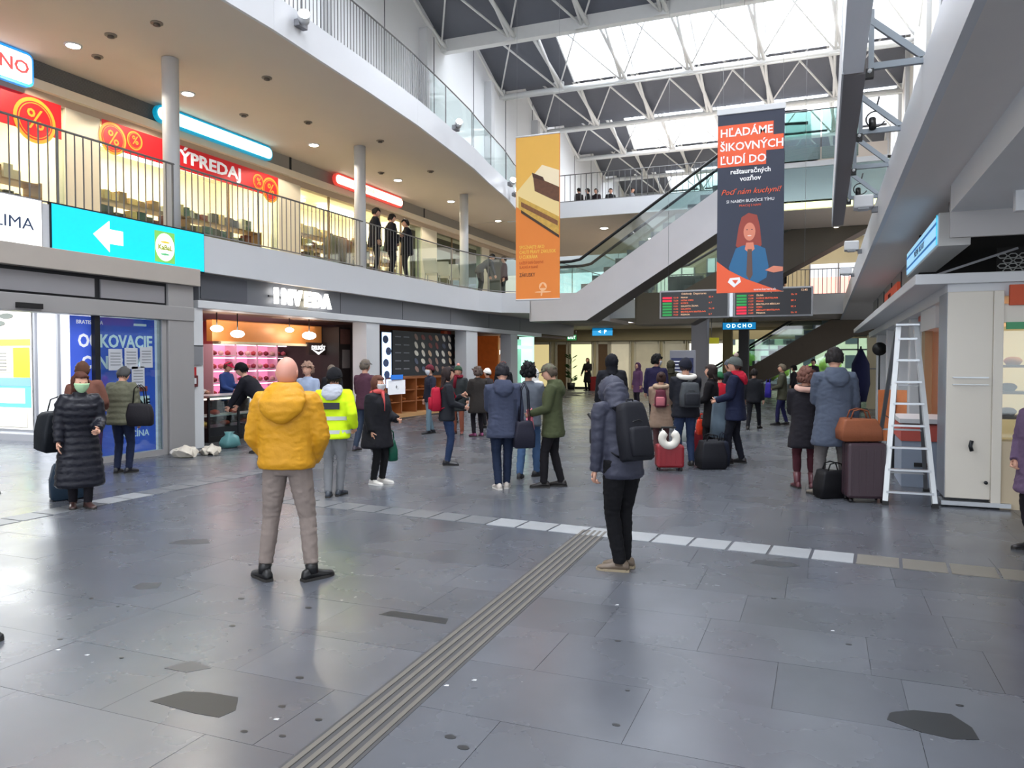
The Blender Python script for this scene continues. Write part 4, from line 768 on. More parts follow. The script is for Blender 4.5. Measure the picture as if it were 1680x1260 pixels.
mb.build('mesh',mat('mesh_grey',(160,162,160),.5),t); MB().box(1.98,3.6,10.97,11.03,2.69,2.72).build('frame',mgrey,t); MB().box(1.98,3.6,11.1,11.12,2.7,3.1).build('backing',mat('void_shade_paint',(26,24,24),.8),t)  # mesh backing uses the same painted shade colour
o=MB().bar((1.2,10.6,2.72),(2.1,10.6,3.02),.025).build('brace_rod',mgrey); tag(o,'thin slanting metal rod above the kiosk canopy','rod')
t=thing('folded_parasol','tall folded navy parasol beside the far white shop wall','parasol',(1.2,29,0)); MB().tube([(0,0,.3),(0,0,.9),(0,0,1.6),(0,0,2.1)],[(.2,.2),(.34,.3),(.3,.28),(.06,.06)],12).build('cover',fab((26,28,60)),t); MB().cyl((0,0,0),.03,2.2,8).build('pole',dark,t); MB().cyl((0,0,0),.25,.06,16).build('base',dark,t)
t=thing('round_mirror_pole','dark round lamp on a thin pole by the kiosk side','pole lamp',(1.32,21.5,0)); MB().cyl((0,0,0),.02,2.1,8).build('pole',dark,t); MB().cyl((0,-.03,2.0),.17,.06,20,axis=(0,1,0)).build('disc',black,t); MB().cyl((0,0,0),.16,.03,16).build('base',dark,t)
t=thing('end_wall_panel','cream wall slab at the far end of the kiosk row','wall panel',(1.45,30,0)); MB().box(0,1.4,0,.2,0,2.6).build('panel',mat('cream_end',(196,184,152),.6),t); MB().box(-.02,1.42,-.02,.0,1.4,1.44).build('trim_line',mgrey,t)
# advert stand leaning behind the ladder and low counter
t=thing('advert_stand','curved orange and green advert stand behind the ladder','advert stand',(1.02,13.2,0),-.1); mb=MB()
mb.loft([[(-.22+k*.1,.10*math.sin(k*.8)+j*.006,z) for k in range(5)]+[(.18-k*.1,.02+.10*math.sin((4-k)*.8),z) for k in range(5)] for j,z in enumerate((.45,.7,.95,1.25))],smooth=False)
mb.build('print_panel',mat('advert_orange',(222,140,90),.5,var=.25,vscale=5),t); MB().box(-.02,.02,.05,.09,0,1.2).build('pole',dark,t); MB().box(-.2,.2,-.05,.2,0,.04).build('foot',dark,t)
t=thing('low_display_counter','low counter with red-orange stripe and blue-grey front beside the kiosk door','counter',(1.25,12.1,0)); MB().box(-.25,.28,-.5,.6,0,.62).build('front',mat('bluegrey_front',(140,152,170),.5,var=.15,vscale=3),t); MB().box(-.26,.29,-.51,.61,.62,.84).build('red_stripe',mat('counter_red',(188,84,74),.5),t); MB().box(-.28,.31,-.53,.63,.86,.92).build('top',white,t); MB().box(-.1,.1,-.53,-.5,.28,.33).build('handle',black,t)
# --- stepladder ---
ld=thing('stepladder','tall aluminium stepladder standing beside the kiosk','ladder',(.95,10.15,0))
zt=2.12
MB().bar((-.25,-.12,0),(-.10,.28,zt),.06,.028).build('front_stile',mat('stile_pale',(206,210,212),.35,.4),ld); MB().bar((.27,-.12,0),(.08,.28,zt),.06,.028).build('front_stile',mat('stile_pale',(206,210,212),.35,.4),ld)
for k in range(8):
    f=(k+.6)/8.2; z=zt*f; xa=-.25+.15*f; xb=.27-.19*f; y=-.12+.4*f
    MB().box(xa,xb,y-.035,y+.035,z-.012,z+.012).build('tread',alu,ld)
MB().bar((-.33,1.0,0),(-.12,.34,zt-.02),.045,.025).build('rear_stile',steel,ld); MB().bar((.30,1.0,0),(.10,.34,zt-.02),.045,.025).build('rear_stile',steel,ld)
for k in range(3): 
    f=.12+k*.27; MB().bar((-.33+.21*f,1.0-.66*f,zt*f),(.30-.2*f,1.0-.66*f,zt*f),.022).build('rear_rung',steel,ld)
MB().box(-.14,.12,.22,.40,zt,zt+.03).build('top_cap',alu,ld,bevel=.005)
for s_ in ((-.25,-.12),(.27,-.12),(-.33,1.0),(.30,1.0)): MB().box(s_[0]-.035,s_[0]+.035,s_[1]-.04,s_[1]+.04,0,.05).build('rubber_foot',black,ld)
MB().tube([(-.18,.1,1.0),(-.2,.75,1.0)],.006,n=5).build('spreader_strap',dark,ld)
# crumpled bags on the floor by the entrance column
def rumple(o,amp,sc=6,seed=0):
    for v in o.data.vertices:
        n=noise.noise_vector(v.co*sc+Vector((seed,seed*2,0))); v.co+=n*amp
for i,(x,y,w,m,lab) in enumerate(((-10.45,10.4,.24,mat('pale_plastic',(206,198,184),.4),'crumpled pale plastic bag on the floor by the entrance pillar'),(-10.3,10.85,.22,mat('pale_plastic',(206,198,184),.4),'second crumpled pale bag, nearer the butcher counter'))):
    o=MB().sph((0,0,w*.30),(w,w*.8,w*.36),sub=4).build('plastic_bag',m); rumple(o,.09,9,i*3)
    for v in o.data.vertices: v.co.z=max(v.co.z,.001)
    o.location=(x,y,0); tag(o,lab,'bag')
o=MB().tube([(0,0,0),(0,0,.10),(0,0,.20),(0,0,.27),(0,0,.33)],[(.15,.12),(.19,.15),(.15,.11),(.07,.06),(.11,.04)],24).build('plastic_bag',mat('teal_plastic',(96,150,152),.35)); rumple(o,.07,8,2)
for v in o.data.vertices: v.co.z=max(v.co.z,.001)
o.location=(-10.75,11.85,0); tag(o,'teal tied plastic bag on the floor in front of the counter','bag')
# chairs/loungers on the balcony near the leaning man
chm=mat('chair_white',(210,208,200),.4)
for i in range(3):
    _u=(712,732,748)[i]
    t=thing('cafe_chair',['white slanted balcony chair nearest the cream pillar','white slanted balcony chair in the middle of the row','white slanted balcony chair beside the leaning man'][i],'chair',ray(_u,455)*(-11.72/ray(_u,455).x)+Vector((0,0,0)),.3); t.location.z=L2; t.location.x-=.1; t.location.y+=(0,.0,.0)[i]
    MB().loft([[(-.22,0,.42),(.22,0,.42),(.22,0,.45),(-.22,0,.45)],[(-.22,.45,.40),(.22,.45,.40),(.22,.45,.43),(-.22,.45,.43)]],smooth=False).build('seat',chm,t); MB().loft([[(-.22,.0,.44),(.22,.0,.44),(.22,-.03,.44),(-.22,-.03,.44)],[(-.22,-.3,.86),(.22,-.3,.86),(.22,-.33,.86),(-.22,-.33,.86)]],smooth=False).build('backrest',chm,t)
    for sx_ in (-.2,.2):
        for sy in (.02,.42): MB().tube([(sx_,sy,.42),(sx_*1.1,sy*1.1-.02,0)],.015,n=6).build('leg',steel,t)
# things on the far lower bridge
t=thing('grey_cabinet','grey cabinet standing behind the far bridge railing','cabinet',(-5.6,34.2,4.0)); MB().box(-.75,.75,-.25,.25,0,1.35).build('body',mat('cab_grey',(96,96,98),.5),t,bevel=.01); MB().box(-.76,.76,-.26,.26,1.35,1.39).build('top',mgrey,t)
for xx in (-.25,.25): MB().box(xx-.005,xx+.005,-.26,-.25,.05,1.3).build('door_joint',black,t)
o=struct('wall_bridge_shops',MB().box(-8.7,6,37.9,38,3.9,7.3),mat('bridge_back_wall',(170,160,132),.6,var=.2,vscale=.8))
for i,(a,b,z0,z1,c,e,lab) in enumerate(((-7.6,-5.8,4.9,6.2,(235,235,225),.8,'bright lit shop window behind the far bridge, left'),(-5.2,-4.0,5.0,6.6,(210,225,230),.6,'cool lit shop window behind the far bridge, middle'),(-.6,3.0,4.4,5.5,(250,190,180),.9,'pink-lit shop front behind the far bridge on the right'),(-.6,3.0,5.5,6.1,(214,222,236),.7,'pale lit band above the pink-lit shop front'))):
    t=thing('bridge_shop_light',lab,'shop front',((a+b)/2,37.85,(z0+z1)/2)); MB().box(-(b-a)/2,(b-a)/2,-.03,.03,-(z1-z0)/2,(z1-z0)/2).build('lit_panel',mat('brl_%d'%i,c,.5,var=.3,vscale=1.2,emit=e),t)
    for k in range(4): MB().box(-(b-a)/2+(b-a)*k/3-.03,-(b-a)/2+(b-a)*k/3+.03,-.06,.04,-(z1-z0)/2,(z1-z0)/2).build('frame',mgrey,t)
for i,(x,y,z) in enumerate(((-8.7,32,7.35),(-6.2,33,7.35),(-4.6,31,7.35),(-7.4,35.5,7.35))):
    t=thing('bridge_downlight','small round downlight under the far upper bridge','ceiling light',(x,y,z),0,'downlights under the far upper bridge'); MB().cyl((0,0,-.02),.16,.02,16).build('lens',lampw,t); MB().cyl((0,0,-.01),.2,.02,16).build('trim_ring',white,t)
for i,(z,) in enumerate(((6.10,),(6.10,),(6.10,))):
    t=thing('platform_downlight','small round downlight under the landing right of the dark banner','ceiling light',(.35,24.6+i*1.5,6.09),0,'downlights under the landing'); MB().cyl((0,0,-.02),.12,.02,16).build('lens',lampw,t); MB().cyl((0,0,-.01),.15,.02,16).build('trim_ring',white,t)

t=thing('hanging_plant','dark hanging plant strand with a small white box below at the right photo edge','plant',ray(1677,300)*(8.4/ray(1677,300).y)+Vector((0,0,H0)))
MB().tube([(0,0,0),(0,0,.88)],.008,n=6).build('stem',mat('stem_dark',(40,44,40),.7),t)
for k in range(26):
    a=k*2.4; z=.02+k*.033; MB().poly([(0,0,z),(.05*math.cos(a)-.012*math.sin(a),.05*math.sin(a)+.012*math.cos(a),z+.02),(.10*math.cos(a),.10*math.sin(a),z-.02),(.05*math.cos(a)+.012*math.sin(a),.05*math.sin(a)-.012*math.cos(a),z-.01)]).build('leaf',mat('leaf_dark',(48,56,54),.6,var=.3),t)
MB().box(-.06,.06,-.05,.05,-.26,0).build('white_box',white,t,bevel=.01)
# ================= people =================
JOBS=[]      # (mesh builder, object) : surfaces grown together by a voxel remesh, converted in one batch
def grow(name,mb,m,parent,vox,sm=4,wr=0,wsc=7,extra=None,offset=0):
    o=mb.build(name,m,parent,rec=True); md=o.modifiers.new('r','REMESH'); md.mode='VOXEL'; md.voxel_size=vox; md.use_smooth_shade=True
    s=o.modifiers.new('s','SMOOTH'); s.factor=.5; s.iterations=sm
    JOBS.append((o,wr,wsc,extra)); return o
def finish_jobs():
    out=[]; tmp=bpy.data.scenes.new('workbench'); vl=tmp.view_layers[0]
    for o,wr,wsc,extra in JOBS:
        par=o.parent; o.parent=None; tmp.collection.objects.link(o); vl.update(); out.append(bpy.data.meshes.new_from_object(o.evaluated_get(vl.depsgraph)))
        tmp.collection.objects.unlink(o); o.parent=par
    bpy.data.scenes.remove(tmp)
    for (o,wr,wsc,extra),me in zip(JOBS,out):
        old=o.data; o.modifiers.clear()
        ms=list(old.materials); o.data=me; me.name=o.name
        me.materials.clear()
        for m in ms: me.materials.append(m)
        if wr:
            nrm=[v.normal.copy() for v in me.vertices]; cos=[v.co.copy() for v in me.vertices]; flat=[]
            for p,q in zip(cos,nrm): p=p+q*(wr*(abs(noise.noise(Vector((p.x*wsc,p.y*wsc,p.z*wsc*1.9))))*1.6-.35)); flat+=(p.x,p.y,p.z)
            me.vertices.foreach_set('co',flat); me.update()
        if extra:
            bm=bmesh.new(); bm.from_mesh(me); bm.from_mesh(extra); bm.to_mesh(me); bm.free()
        for p in me.polygons: p.use_smooth=True
        bpy.data.meshes.remove(old)
def headpt(d,grow_=1.0):
    x,y,z=d; t=max(0,-z); tu=max(0,z)
    px=.080*x*(1-.28*t*t); py=.096*y; pz=.116*z
    if y<0: py*=(1-.42*t*t)
    if y>0: py*=(1-.10*t)
    if y>0 and grow_==1:
        py+=.022*math.exp(-(x/.15)**2-((z+.10)/.20)**2)-.008*(math.exp(-((x-.36)/.16)**2-((z-.10)/.13)**2)+math.exp(-((x+.36)/.16)**2-((z-.10)/.13)**2))+.006*math.exp(-(x/.3)**2-((z+.48)/.10)**2)+.008*math.exp(-(x/.25)**2-((z+.85)/.15)**2)
    return Vector((px,py,pz))*grow_
def headmesh(M,mats_idx=0,sub=3):
    bm=bmesh.new(); bmesh.ops.create_icosphere(bm,subdivisions=sub,radius=1)
    for v in bm.verts: v.co=M@headpt(v.co.normalized())
    for sx in (-1,1):
        g=bmesh.ops.create_icosphere(bm,subdivisions=1,radius=1)       # ear
        for v in g['verts']: v.co=M@Vector((sx*.076+v.co.x*.010,-.008+v.co.y*.020,-.005+v.co.z*.032))
        g=bmesh.ops.create_icosphere(bm,subdivisions=1,radius=1)       # eye
        for v in g['verts']:
            v.co=M@Vector((sx*.030+v.co.x*.012,.079+v.co.y*.010,.010+v.co.z*.007))
            for f in v.link_faces: f.material_index=1
    g=bmesh.ops.create_icosphere(bm,subdivisions=1,radius=1)
    for v in g['verts']:
        v.co=M@Vector((v.co.x*.024,.088+v.co.y*.008,-.052+v.co.z*.006))
        for f in v.link_faces: f.material_index=2
    me=bpy.data.meshes.new('h'); bm.to_mesh(me); bm.free(); return me
def headshell(name,M,test,scale,m,parent,th=.010,rough=.0,off=(0,0,0),sub=4,seed=0):
    bm=bmesh.new(); bmesh.ops.create_icosphere(bm,subdivisions=sub,radius=1)
    kill=[f for f in bm.faces if not test(f.calc_center_median().normalized())]
    bmesh.ops.delete(bm,geom=kill,context='FACES')
    for v in bm.verts:
        d=v.co.normalized(); p=headpt(d,scale); 
        if rough: p+=d*rough*noise.noise(d*7+Vector((seed,0,0)))+d*rough*.6*noise.noise(d*18)
        v.co=M@(p+Vector(off))
    for f in bm.faces: f.smooth=True
    me=bpy.data.meshes.new(name); bm.to_mesh(me); bm.free(); me.materials.append(m)
    o=bpy.data.objects.new(name,me); COL.objects.link(o); o.parent=parent
    sd=o.modifiers.new('thickness','SOLIDIFY'); sd.thickness=th; sd.offset=1; return o
def ik(a,b,l1,l2,pole):
    a=Vector(a);b=Vector(b); d=b-a; L=d.length
    if L>(l1+l2)*.999: b=a+d.normalized()*(l1+l2)*.999; d=b-a; L=d.length
    x=(l1*l1-l2*l2+L*L)/(2*L); h=math.sqrt(max(0,l1*l1-x*x)); u=d.normalized(); p=Vector(pole); p=p-u*p.dot(u); p=p.normalized() if p.length>1e-6 else u.orthogonal()
    return a+u*x+p*h,b
def hand(mb,w,d,s,side,curl=.5):
    "palm, four fingers and a thumb; w wrist point, d forearm direction"
    d=Vector(d).normalized(); inn=Vector((-side,0.15,0)); inn=(inn-d*inn.dot(d)).normalized(); wd=d.cross(inn).normalized()   # wd across the palm
    if wd.y<0: wd=-wd
    mb.tube([w-d*.02*s,w+d*.03*s,w+d*.085*s],[(.026*s,.018*s),(.040*s,.016*s),(.036*s,.013*s)],8)
    for k in range(4):
        base=w+d*.078*s+wd*(.030-.020*k)*s; L=(.072,.080,.075,.058)[k]*s
        d2=(d*math.cos(curl)+inn*math.sin(curl)).normalized(); d3=(d*math.cos(2*curl)+inn*math.sin(2*curl)).normalized()
        p1=base+d2*L*.5; p2=p1+d3*L*.5; mb.tube([base-d*.01,base,p1,p2],[.0085*s,.0088*s,.0078*s,.0055*s],6)
    tb=w+d*.025*s+wd*.030*s; td=(d*.7+wd*.6+inn*.45).normalized(); mb.tube([tb-td*.01,tb+td*.03*s,tb+td*.06*s+inn*.008],[.011*s,.0095*s,.007*s],6)
def interp(tab,z):
    if z<=tab[0][0]: return tab[0][1:]
    for a,b in zip(tab,tab[1:]):
        if z<=b[0]:
            t=(z-a[0])/(b[0]-a[0]); return tuple(a[i]*(1-t)+b[i]*t for i in range(1,len(a)))
    return tab[-1][1:]
TORSO=[(.20,.26,.19,0),(.45,.25,.18,0),(.70,.225,.165,-.01),(.85,.205,.150,-.012),(.98,.188,.138,-.008),(1.10,.185,.132,0),(1.25,.198,.138,.004),(1.34,.200,.130,0),(1.40,.178,.110,-.004),(1.445,.125,.088,-.006),(1.48,.078,.076,-.004),(1.53,.074,.074,.004)]
SKIN=mat('skin_light',(214,164,140),.55,var=.06,vscale=8); EYE=mat('eye_dark',(50,40,36),.3); LIP=mat('lips',(170,96,88),.5)
PEOPLE={}
def person(label,px_,face,head_v=None,H=None,pos=None,z0=0,jacket=(40,42,50),jlen='hip',bulk=1.0,puffer=0,trousers=(40,44,56),tfit=1.0,shoes=(30,28,28),sole=None,boot=0,
           hair=(40,30,24),hstyle='short',hat=None,hatcol=(30,30,34),pom=None,mask=None,hood=None,hoodcol=None,lean=0,side=0,hpitch=0,hyaw=0,feet=None,arms=('down','down'),
           skin=None,near=0,scarf=None,collar=1,trim=None,group=None,rough=.85,fyaw=(0.2,-.2),furcol=None,vest=None,skirt=False):
    g=Vector(pos) if pos is not None else ground(px_[0],px_[1]) 
    w=(-g.x*math.sin(YAW)+g.y*math.cos(YAW))
    if H is None: H=(px_[1]-head_v)/F*w*1.005
    s=H/1.75
    rz=YAW+math.radians(face)
    T=thing('person',label,'person',(g.x,g.y,z0),rz,group)
    vox=(.0105 if near==2 else (.014 if near==1 else .019)); sub=4 if near==2 else 3
    fr=feet or ((-.10,0.02),(.10,-.02)); FT=[Vector((a*s,b*s,.075*s)) for a,b in fr]
    hip=.905*s
    mid=sum((f for f in FT),Vector())/2
    for f in FT:
        dd=math.hypot(f.x-mid.x,f.y-mid.y)-.09*s*0; dd=math.hypot(abs(f.x-mid.x)-.09*s,f.y-mid.y); hip=min(hip,math.sqrt(max(.1,(.835*s)**2-dd*dd))+.075*s)
    P=Vector((mid.x,mid.y,hip))
    la=math.radians(lean); R=Matrix.Rotation(-la,4,'X')@Matrix.Rotation(math.radians(side),4,'Y')
    def tl(x,y,z):      # torso-local (heights above ground for a standing 1.75 m figure) to person space
        v=Vector((x,y,z-.905))*s
        if z>.905:
            k=min(1,(z-.905)/.25); Rk=Matrix.Rotation(-la*k,4,'X')@Matrix.Rotation(math.radians(side)*k,4,'Y'); v=Rk@v
        return P+v
    # joints
    hips=[P+Vector((sx*.09*s,0,0)) for sx in (-1,1)]
    kn=[];an=[]
    for i in (0,1):
        k,a=ik(hips[i],FT[i],.42*s,.42*s,(0.12*(-1,1)[i],1,0)); kn.append(k); an.append(a)
    sh=[tl(sx*.185,-.005,1.405) for sx in (-1,1)]
    HT={'down':(.27,.02,.78),'pocket':(.17,.13,.93),'front':(.08,.30,1.18),'hold':(.16,.28,1.05),'phone':(.05,.27,1.25),'back':(.10,-.16,.98),'out':(.34,.10,.86),'reach':(.20,.52,1.12),'strap':(.10,.16,1.32),'bag':(.29,.05,.80),'fold':(-.08,.20,1.12),'hip':(.24,.07,.98),'up':(.12,.2,1.5)}
    elb=[];wr=[]
    for i,sx in enumerate((-1,1)):
        a=arms[i]; h=HT[a] if isinstance(a,str) else a
        tgt=tl(sx*h[0],h[1],h[2]) if a not in('down','bag') else Vector((sh[i].x+sx*.07*s,sh[i].y+.05*s,sh[i].z-.53*s))
        pole={'pocket':(sx*1.2,-1,0),'hip':(sx,-1,0)}.get(a,(sx*.45,-1,-.3))
        e,wv=ik(sh[i],tgt,.285*s,.255*s,pole); elb.append(e); wr.append(wv)
    neck=tl(0,-.005,1.46); hc=tl(0,.020,1.632)
    HR=Matrix.Rotation(math.radians(hyaw),4,'Z')@Matrix.Rotation(-math.radians(hpitch)-la*.6,4,'X')@Matrix.Rotation(math.radians(side)*.5,4,'Y')
    nb=tl(0,-.005,1.50); hc=nb+(HR@Vector((0,.018,.130)))*s
    HM=Matrix.Translation(hc)@HR@Matrix.Scale(s*1.05,4)
    # --- body: one continuous surface ---
    b=MB()
    rings=[]
    for z,rx,ry in ((.84,.15,.105),(.95,.155,.11),(1.08,.135,.10),(1.25,.155,.11),(1.36,.15,.095),(1.42,.10,.075),(1.46,.06,.062)):
        rings.append([tl(rx*math.cos(2*math.pi*k/12),ry*math.sin(2*math.pi*k/12),z) for k in range(12)])
    b.loft(rings); b.tube([tl(0,-.005,1.42),nb,hc-HR@Vector((0,.01,.03))*s],[.062*s,.056*s,.054*s],10)
    for i in (0,1):
        b.tube([hips[i]+Vector((0,0,.03)),kn[i],an[i],an[i]+Vector((0,0,-.03*s))],[.078*s,.050*s,.036*s,.036*s],10)
        b.tube([tl((-1,1)[i]*.12,-.005,1.39),sh[i],elb[i],wr[i]],[.05*s,.048*s,.036*s,.026*s],10)
        fy=fyaw[i]; fd=Vector((-math.sin(fy),math.cos(fy),0)); b.tube([an[i]-fd*.04*s+Vector((0,0,-.035*s)),an[i]+fd*.14*s+Vector((0,0,-.045*s))],[.032*s,.024*s],8)
    ex=bpy.data.meshes.new('x'); hb=MB()
    for i,sx in enumerate((-1,1)): hand(hb,wr[i],(wr[i]-elb[i]),s,sx,.35 if arms[i] in('down',) else .75)
    hb.bm.to_mesh(ex); hb.bm.free()
    hm=headmesh(HM,sub=sub); bm=bmesh.new(); bm.from_mesh(ex); bm.from_mesh(hm); bm.to_mesh(ex); bm.free()
    grow('body',b,[skin or SKIN,EYE,LIP],T,.02,3,extra=ex)
    # --- trousers ---
    tr=MB(); tf=tfit
    for i in (0,1):
        h0=hips[i]; pts=[h0+Vector((0,0,.06*s)),h0,h0.lerp(kn[i],.5),kn[i],kn[i].lerp(an[i],.45),an[i]+Vector((0,0,.03*s)),an[i]+Vector((0,0,-.005))]
        if boot>.12 or near==2 and boot: pts[-1]=an[i].lerp(kn[i],boot/.42); pts[-2]=an[i].lerp(kn[i],boot/.42+.08)
        tr.tube(pts,[.095*s*tf,.100*s*tf,.086*s*tf,.066*s*tf,.064*s*tf,.054*s*tf,.056*s*tf],12)
    tr.loft([[P+Vector((rx*s*math.cos(2*math.pi*k/12),(ry*math.sin(2*math.pi*k/12)-.008)*s,z*s)) for k in range(12)] for z,rx,ry in ((-.07,.14,.10),(0,.175,.125),(.06,.172,.118),(.13,.160,.11))])
    grow('trousers',tr,fab(trousers,.9),T,vox,3,wr=.007*s if near else .005,wsc=13)
    # --- shoes ---
    for i in (0,1):
        fy=fyaw[i]; fd=Vector((-math.sin(fy),math.cos(fy),0)); sd_=Vector((fd.y,-fd.x,0)); a=an[i].copy(); a.z=0
        def sec(t,wd_,h,lowz=.018):
            c=a+fd*t*s; out=[]
            for k in range(9):
                q=math.pi*k/8; out.append(c+sd_*(wd_*s*math.cos(q))+Vector((0,0,(lowz+(h-lowz)*math.sin(q)**.7)*s)))
            return out
        m=MB(); m.loft([sec(-.085,.018,.05),sec(-.075,.034,.085),sec(-.03,.038,.105),sec(.03,.040,.092),sec(.09,.046,.066),sec(.15,.044,.052),sec(.185,.030,.042),sec(.198,.012,.03)])
        top=.11+boot
        m.tube([an[i]+Vector((0,0,-.02*s)),Vector((an[i].x,an[i].y,0)).lerp(kn[i],0)+Vector((0,0,.10*s)),an[i].lerp(kn[i],max(.02,boot/.42))],[.050*s,.049*s,.052*s*(1.0 if boot<.12 else 1.15)],10)
        o=m.build('shoe',mat('shoe_%d_%d_%d'%shoes,shoes,.4,var=.1),T)
        m=MB(); m.loft([[p if k else p for k,p in enumerate([a+fd*t*s+sd_*wd_*s+Vector((0,0,zz*s)) for wd_,zz in ((-w_,0),(w_,0),(w_,.022),(-w_,.022))])] for t,w_ in ((-.088,.030),(-.04,.040),(.04,.042),(.12,.048),(.18,.034),(.202,.014))],smooth=False)
        m.build('sole',mat('sole_%d'%(sole or (40,38,36))[0],sole or (40,38,36),.7),o)
    # --- jacket ---
    hem={'waist':.885,'hip':.80,'seat':.72,'thigh':.60,'knee':.44,'shin':.28}[jlen]
    jk=MB(); rings=[]; z=hem; st=.0175 if puffer else .035; n=20 if near else 16
    top=1.53 if collar else 1.47
    while z<=top+.001:
        rx,ry,oy=interp(TORSO,z); bb=bulk if z<1.40 else 1+(bulk-1)*max(0,(1.53-z)/.13)
        pf=0
        if puffer and z<1.44: pf=puffer*(abs(math.sin(math.pi*(z-hem)/.092))**.6-.6)
        edgep=.012 if (z-hem)<.03 else 0
        rings.append([tl((rx*bb+pf-edgep)*math.copysign(abs(math.cos(2*math.pi*k/n))**.88,math.cos(2*math.pi*k/n)),(ry*bb+pf-edgep)*math.copysign(abs(math.sin(2*math.pi*k/n))**.88,math.sin(2*math.pi*k/n))+oy,z) for k in range(n)]); z+=st
    jk.loft(rings)
    for i,sx in enumerate((-1,1)):
        A=[tl(sx*.11,-.005,1.385),sh[i],elb[i],wr[i]]
        pts=[];rad=[]; base=[.082,.080,.066,.050]
        for (p,q,r1,r2) in ((A[0],A[1],base[0],base[1]),(A[1],A[2],base[1],base[2]),(A[2],A[3],base[2],base[3])):
            nn=max(2,int((q-p).length/(.018 if puffer else .05)))
            for k in range(nn): pts.append(p.lerp(q,k/nn)); rad.append((r1+(r2-r1)*k/nn)*s*bulk)
        pts.append(A[3]); rad.append(base[3]*s*bulk)
        if puffer:
            acc=0
            for k in range(1,len(pts)): acc+=(pts[k]-pts[k-1]).length; rad[k]+=puffer*s*(abs(math.sin(math.pi*acc/.085))**.6-.6)*.9
        jk.tube(pts,rad,12)
    hc_=fab(hoodcol,.8) if hoodcol else None
    if hood=='down' and not hoodcol:
        jk.loft([[tl(rx*math.cos(2*math.pi*k/16),oy+ry*math.sin(2*math.pi*k/16),z) for k in range(16)] for z,rx,ry,oy in ((1.30,.05,.03,-.13*bulk),(1.36,.12,.055,-.125*bulk),(1.43,.145,.085,-.09),(1.49,.13,.095,-.055),(1.53,.10,.09,-.03))])
    grow('jacket',jk,fab(jacket,rough),T,vox,3 if puffer else 4,wr=(.006 if near==2 else .006)*s,wsc=9 if not puffer else 14)
    if hood=='down' and hoodcol:
        m=MB(); m.loft([[tl(rx*math.cos(2*math.pi*k/16),oy+ry*math.sin(2*math.pi*k/16),z) for k in range(16)] for z,rx,ry,oy in ((1.32,.05,.03,-.145*bulk),(1.38,.13,.06,-.13*bulk),(1.44,.15,.10,-.09),(1.50,.13,.115,-.045),(1.545,.095,.095,-.02))]); grow('hood',m,hc_,T,vox,3,wr=.012,wsc=12)
    if trim:    # fur or coloured roll round the collar
        m=MB(); m.tube([tl(.13*math.cos(a),-.02+.115*math.sin(a)-.02,1.475+.02*math.sin(a)) for a in [2*math.pi*k/16 for k in range(17)]],.042*s,10,cap=False); o=m.build('fur_collar' if furcol is None else 'collar_roll',fab(trim,.95),T)
        for v in o.data.vertices: v.co+=noise.noise_vector(v.co*22)*.010
    if hood=='up':
        headshell('hood',HM,lambda d: d.y<.42 or d.z>.80,1.22,fab(hoodcol or jacket,rough),T,.02,.015,off=(0,-.012,.005),sub=4)
        m=MB(); m.tube([tl(0,-.03,1.40),tl(0,-.03,1.46),nb+Vector((0,-.015*s,.04*s)),hc+(HR@Vector((0,-.03,-.03)))*s],[(.16*s,.12*s),(.125*s,.11*s),(.11*s,.11*s),(.098*s,.10*s)],16); grow('hood_neck',m,fab(hoodcol or jacket,rough),T,vox,3,wr=.01,wsc=12)
    # --- hair, hats, masks ---
    hm_=fab(hair,.7)
    if hstyle=='short' and hood!='up': headshell('hair',HM,lambda d: d.z>.42 or (d.y<-.05+.5*max(0,d.z) and d.z>-.38),1.07,hm_,T,.012,.02,sub=sub,seed=len(JOBS))
    if hstyle=='curly': headshell('hair',HM,lambda d: d.z>.40 or (d.y<.05+.4*max(0,d.z) and d.z>-.45),1.16,hm_,T,.02,.05,sub=4,seed=len(JOBS))
    if hstyle in('long','longer'):
        headshell('hair',HM,lambda d: d.z>.46 or (d.y<.30 and d.z>-.9),1.10,hm_,T,.012,.02,sub=sub,seed=3)
        L=.20 if hstyle=='long' else .34; m=MB()
        m.loft([[hc+(HR@Vector((rx*math.cos(2*math.pi*k/12),oy+ry*math.sin(2*math.pi*k/12),0)))*s+Vector((0,0,z*s)) for k in range(12)] for z,rx,ry,oy in ((-L,.05,.02,-.10),(-L*.7,.085,.035,-.105),(-.10,.09,.05,-.075),(0,.085,.06,-.05),(.05,.07,.05,-.05))]); grow('hair_length',m,hm_,T,vox*.8,3,wr=.01,wsc=18)
    if hstyle=='bun': headshell('hair',HM,lambda d: d.z>.42 or (d.y<.15 and d.z>-.45),1.07,hm_,T,.012,.015,sub=sub); MB().sph(hc+(HR@Vector((0,-.11,.07)))*s,.045*s).build('hair_bun',hm_,T)
    if hat in('beanie','pom'):
        headshell('hat',HM,lambda d: d.z>.12+.25*d.y,1.13,fab(hatcol,.95),T,.016,.01,sub=sub)
        m=MB(); m.tube([HM@(headpt(Vector((math.cos(a)*.97,math.sin(a)*.97,.17+.22*math.sin(a))).normalized(),1.16)) for a in [2*math.pi*k/20 for k in range(21)]],.016*s,8,cap=False); m.build('hat_brim',fab(hatcol,.95),T)
        if hat=='pom': MB().sph(HM@Vector((0,-.02,.165)),.042*s).build('pompom',fab(pom or hatcol,.95),T)
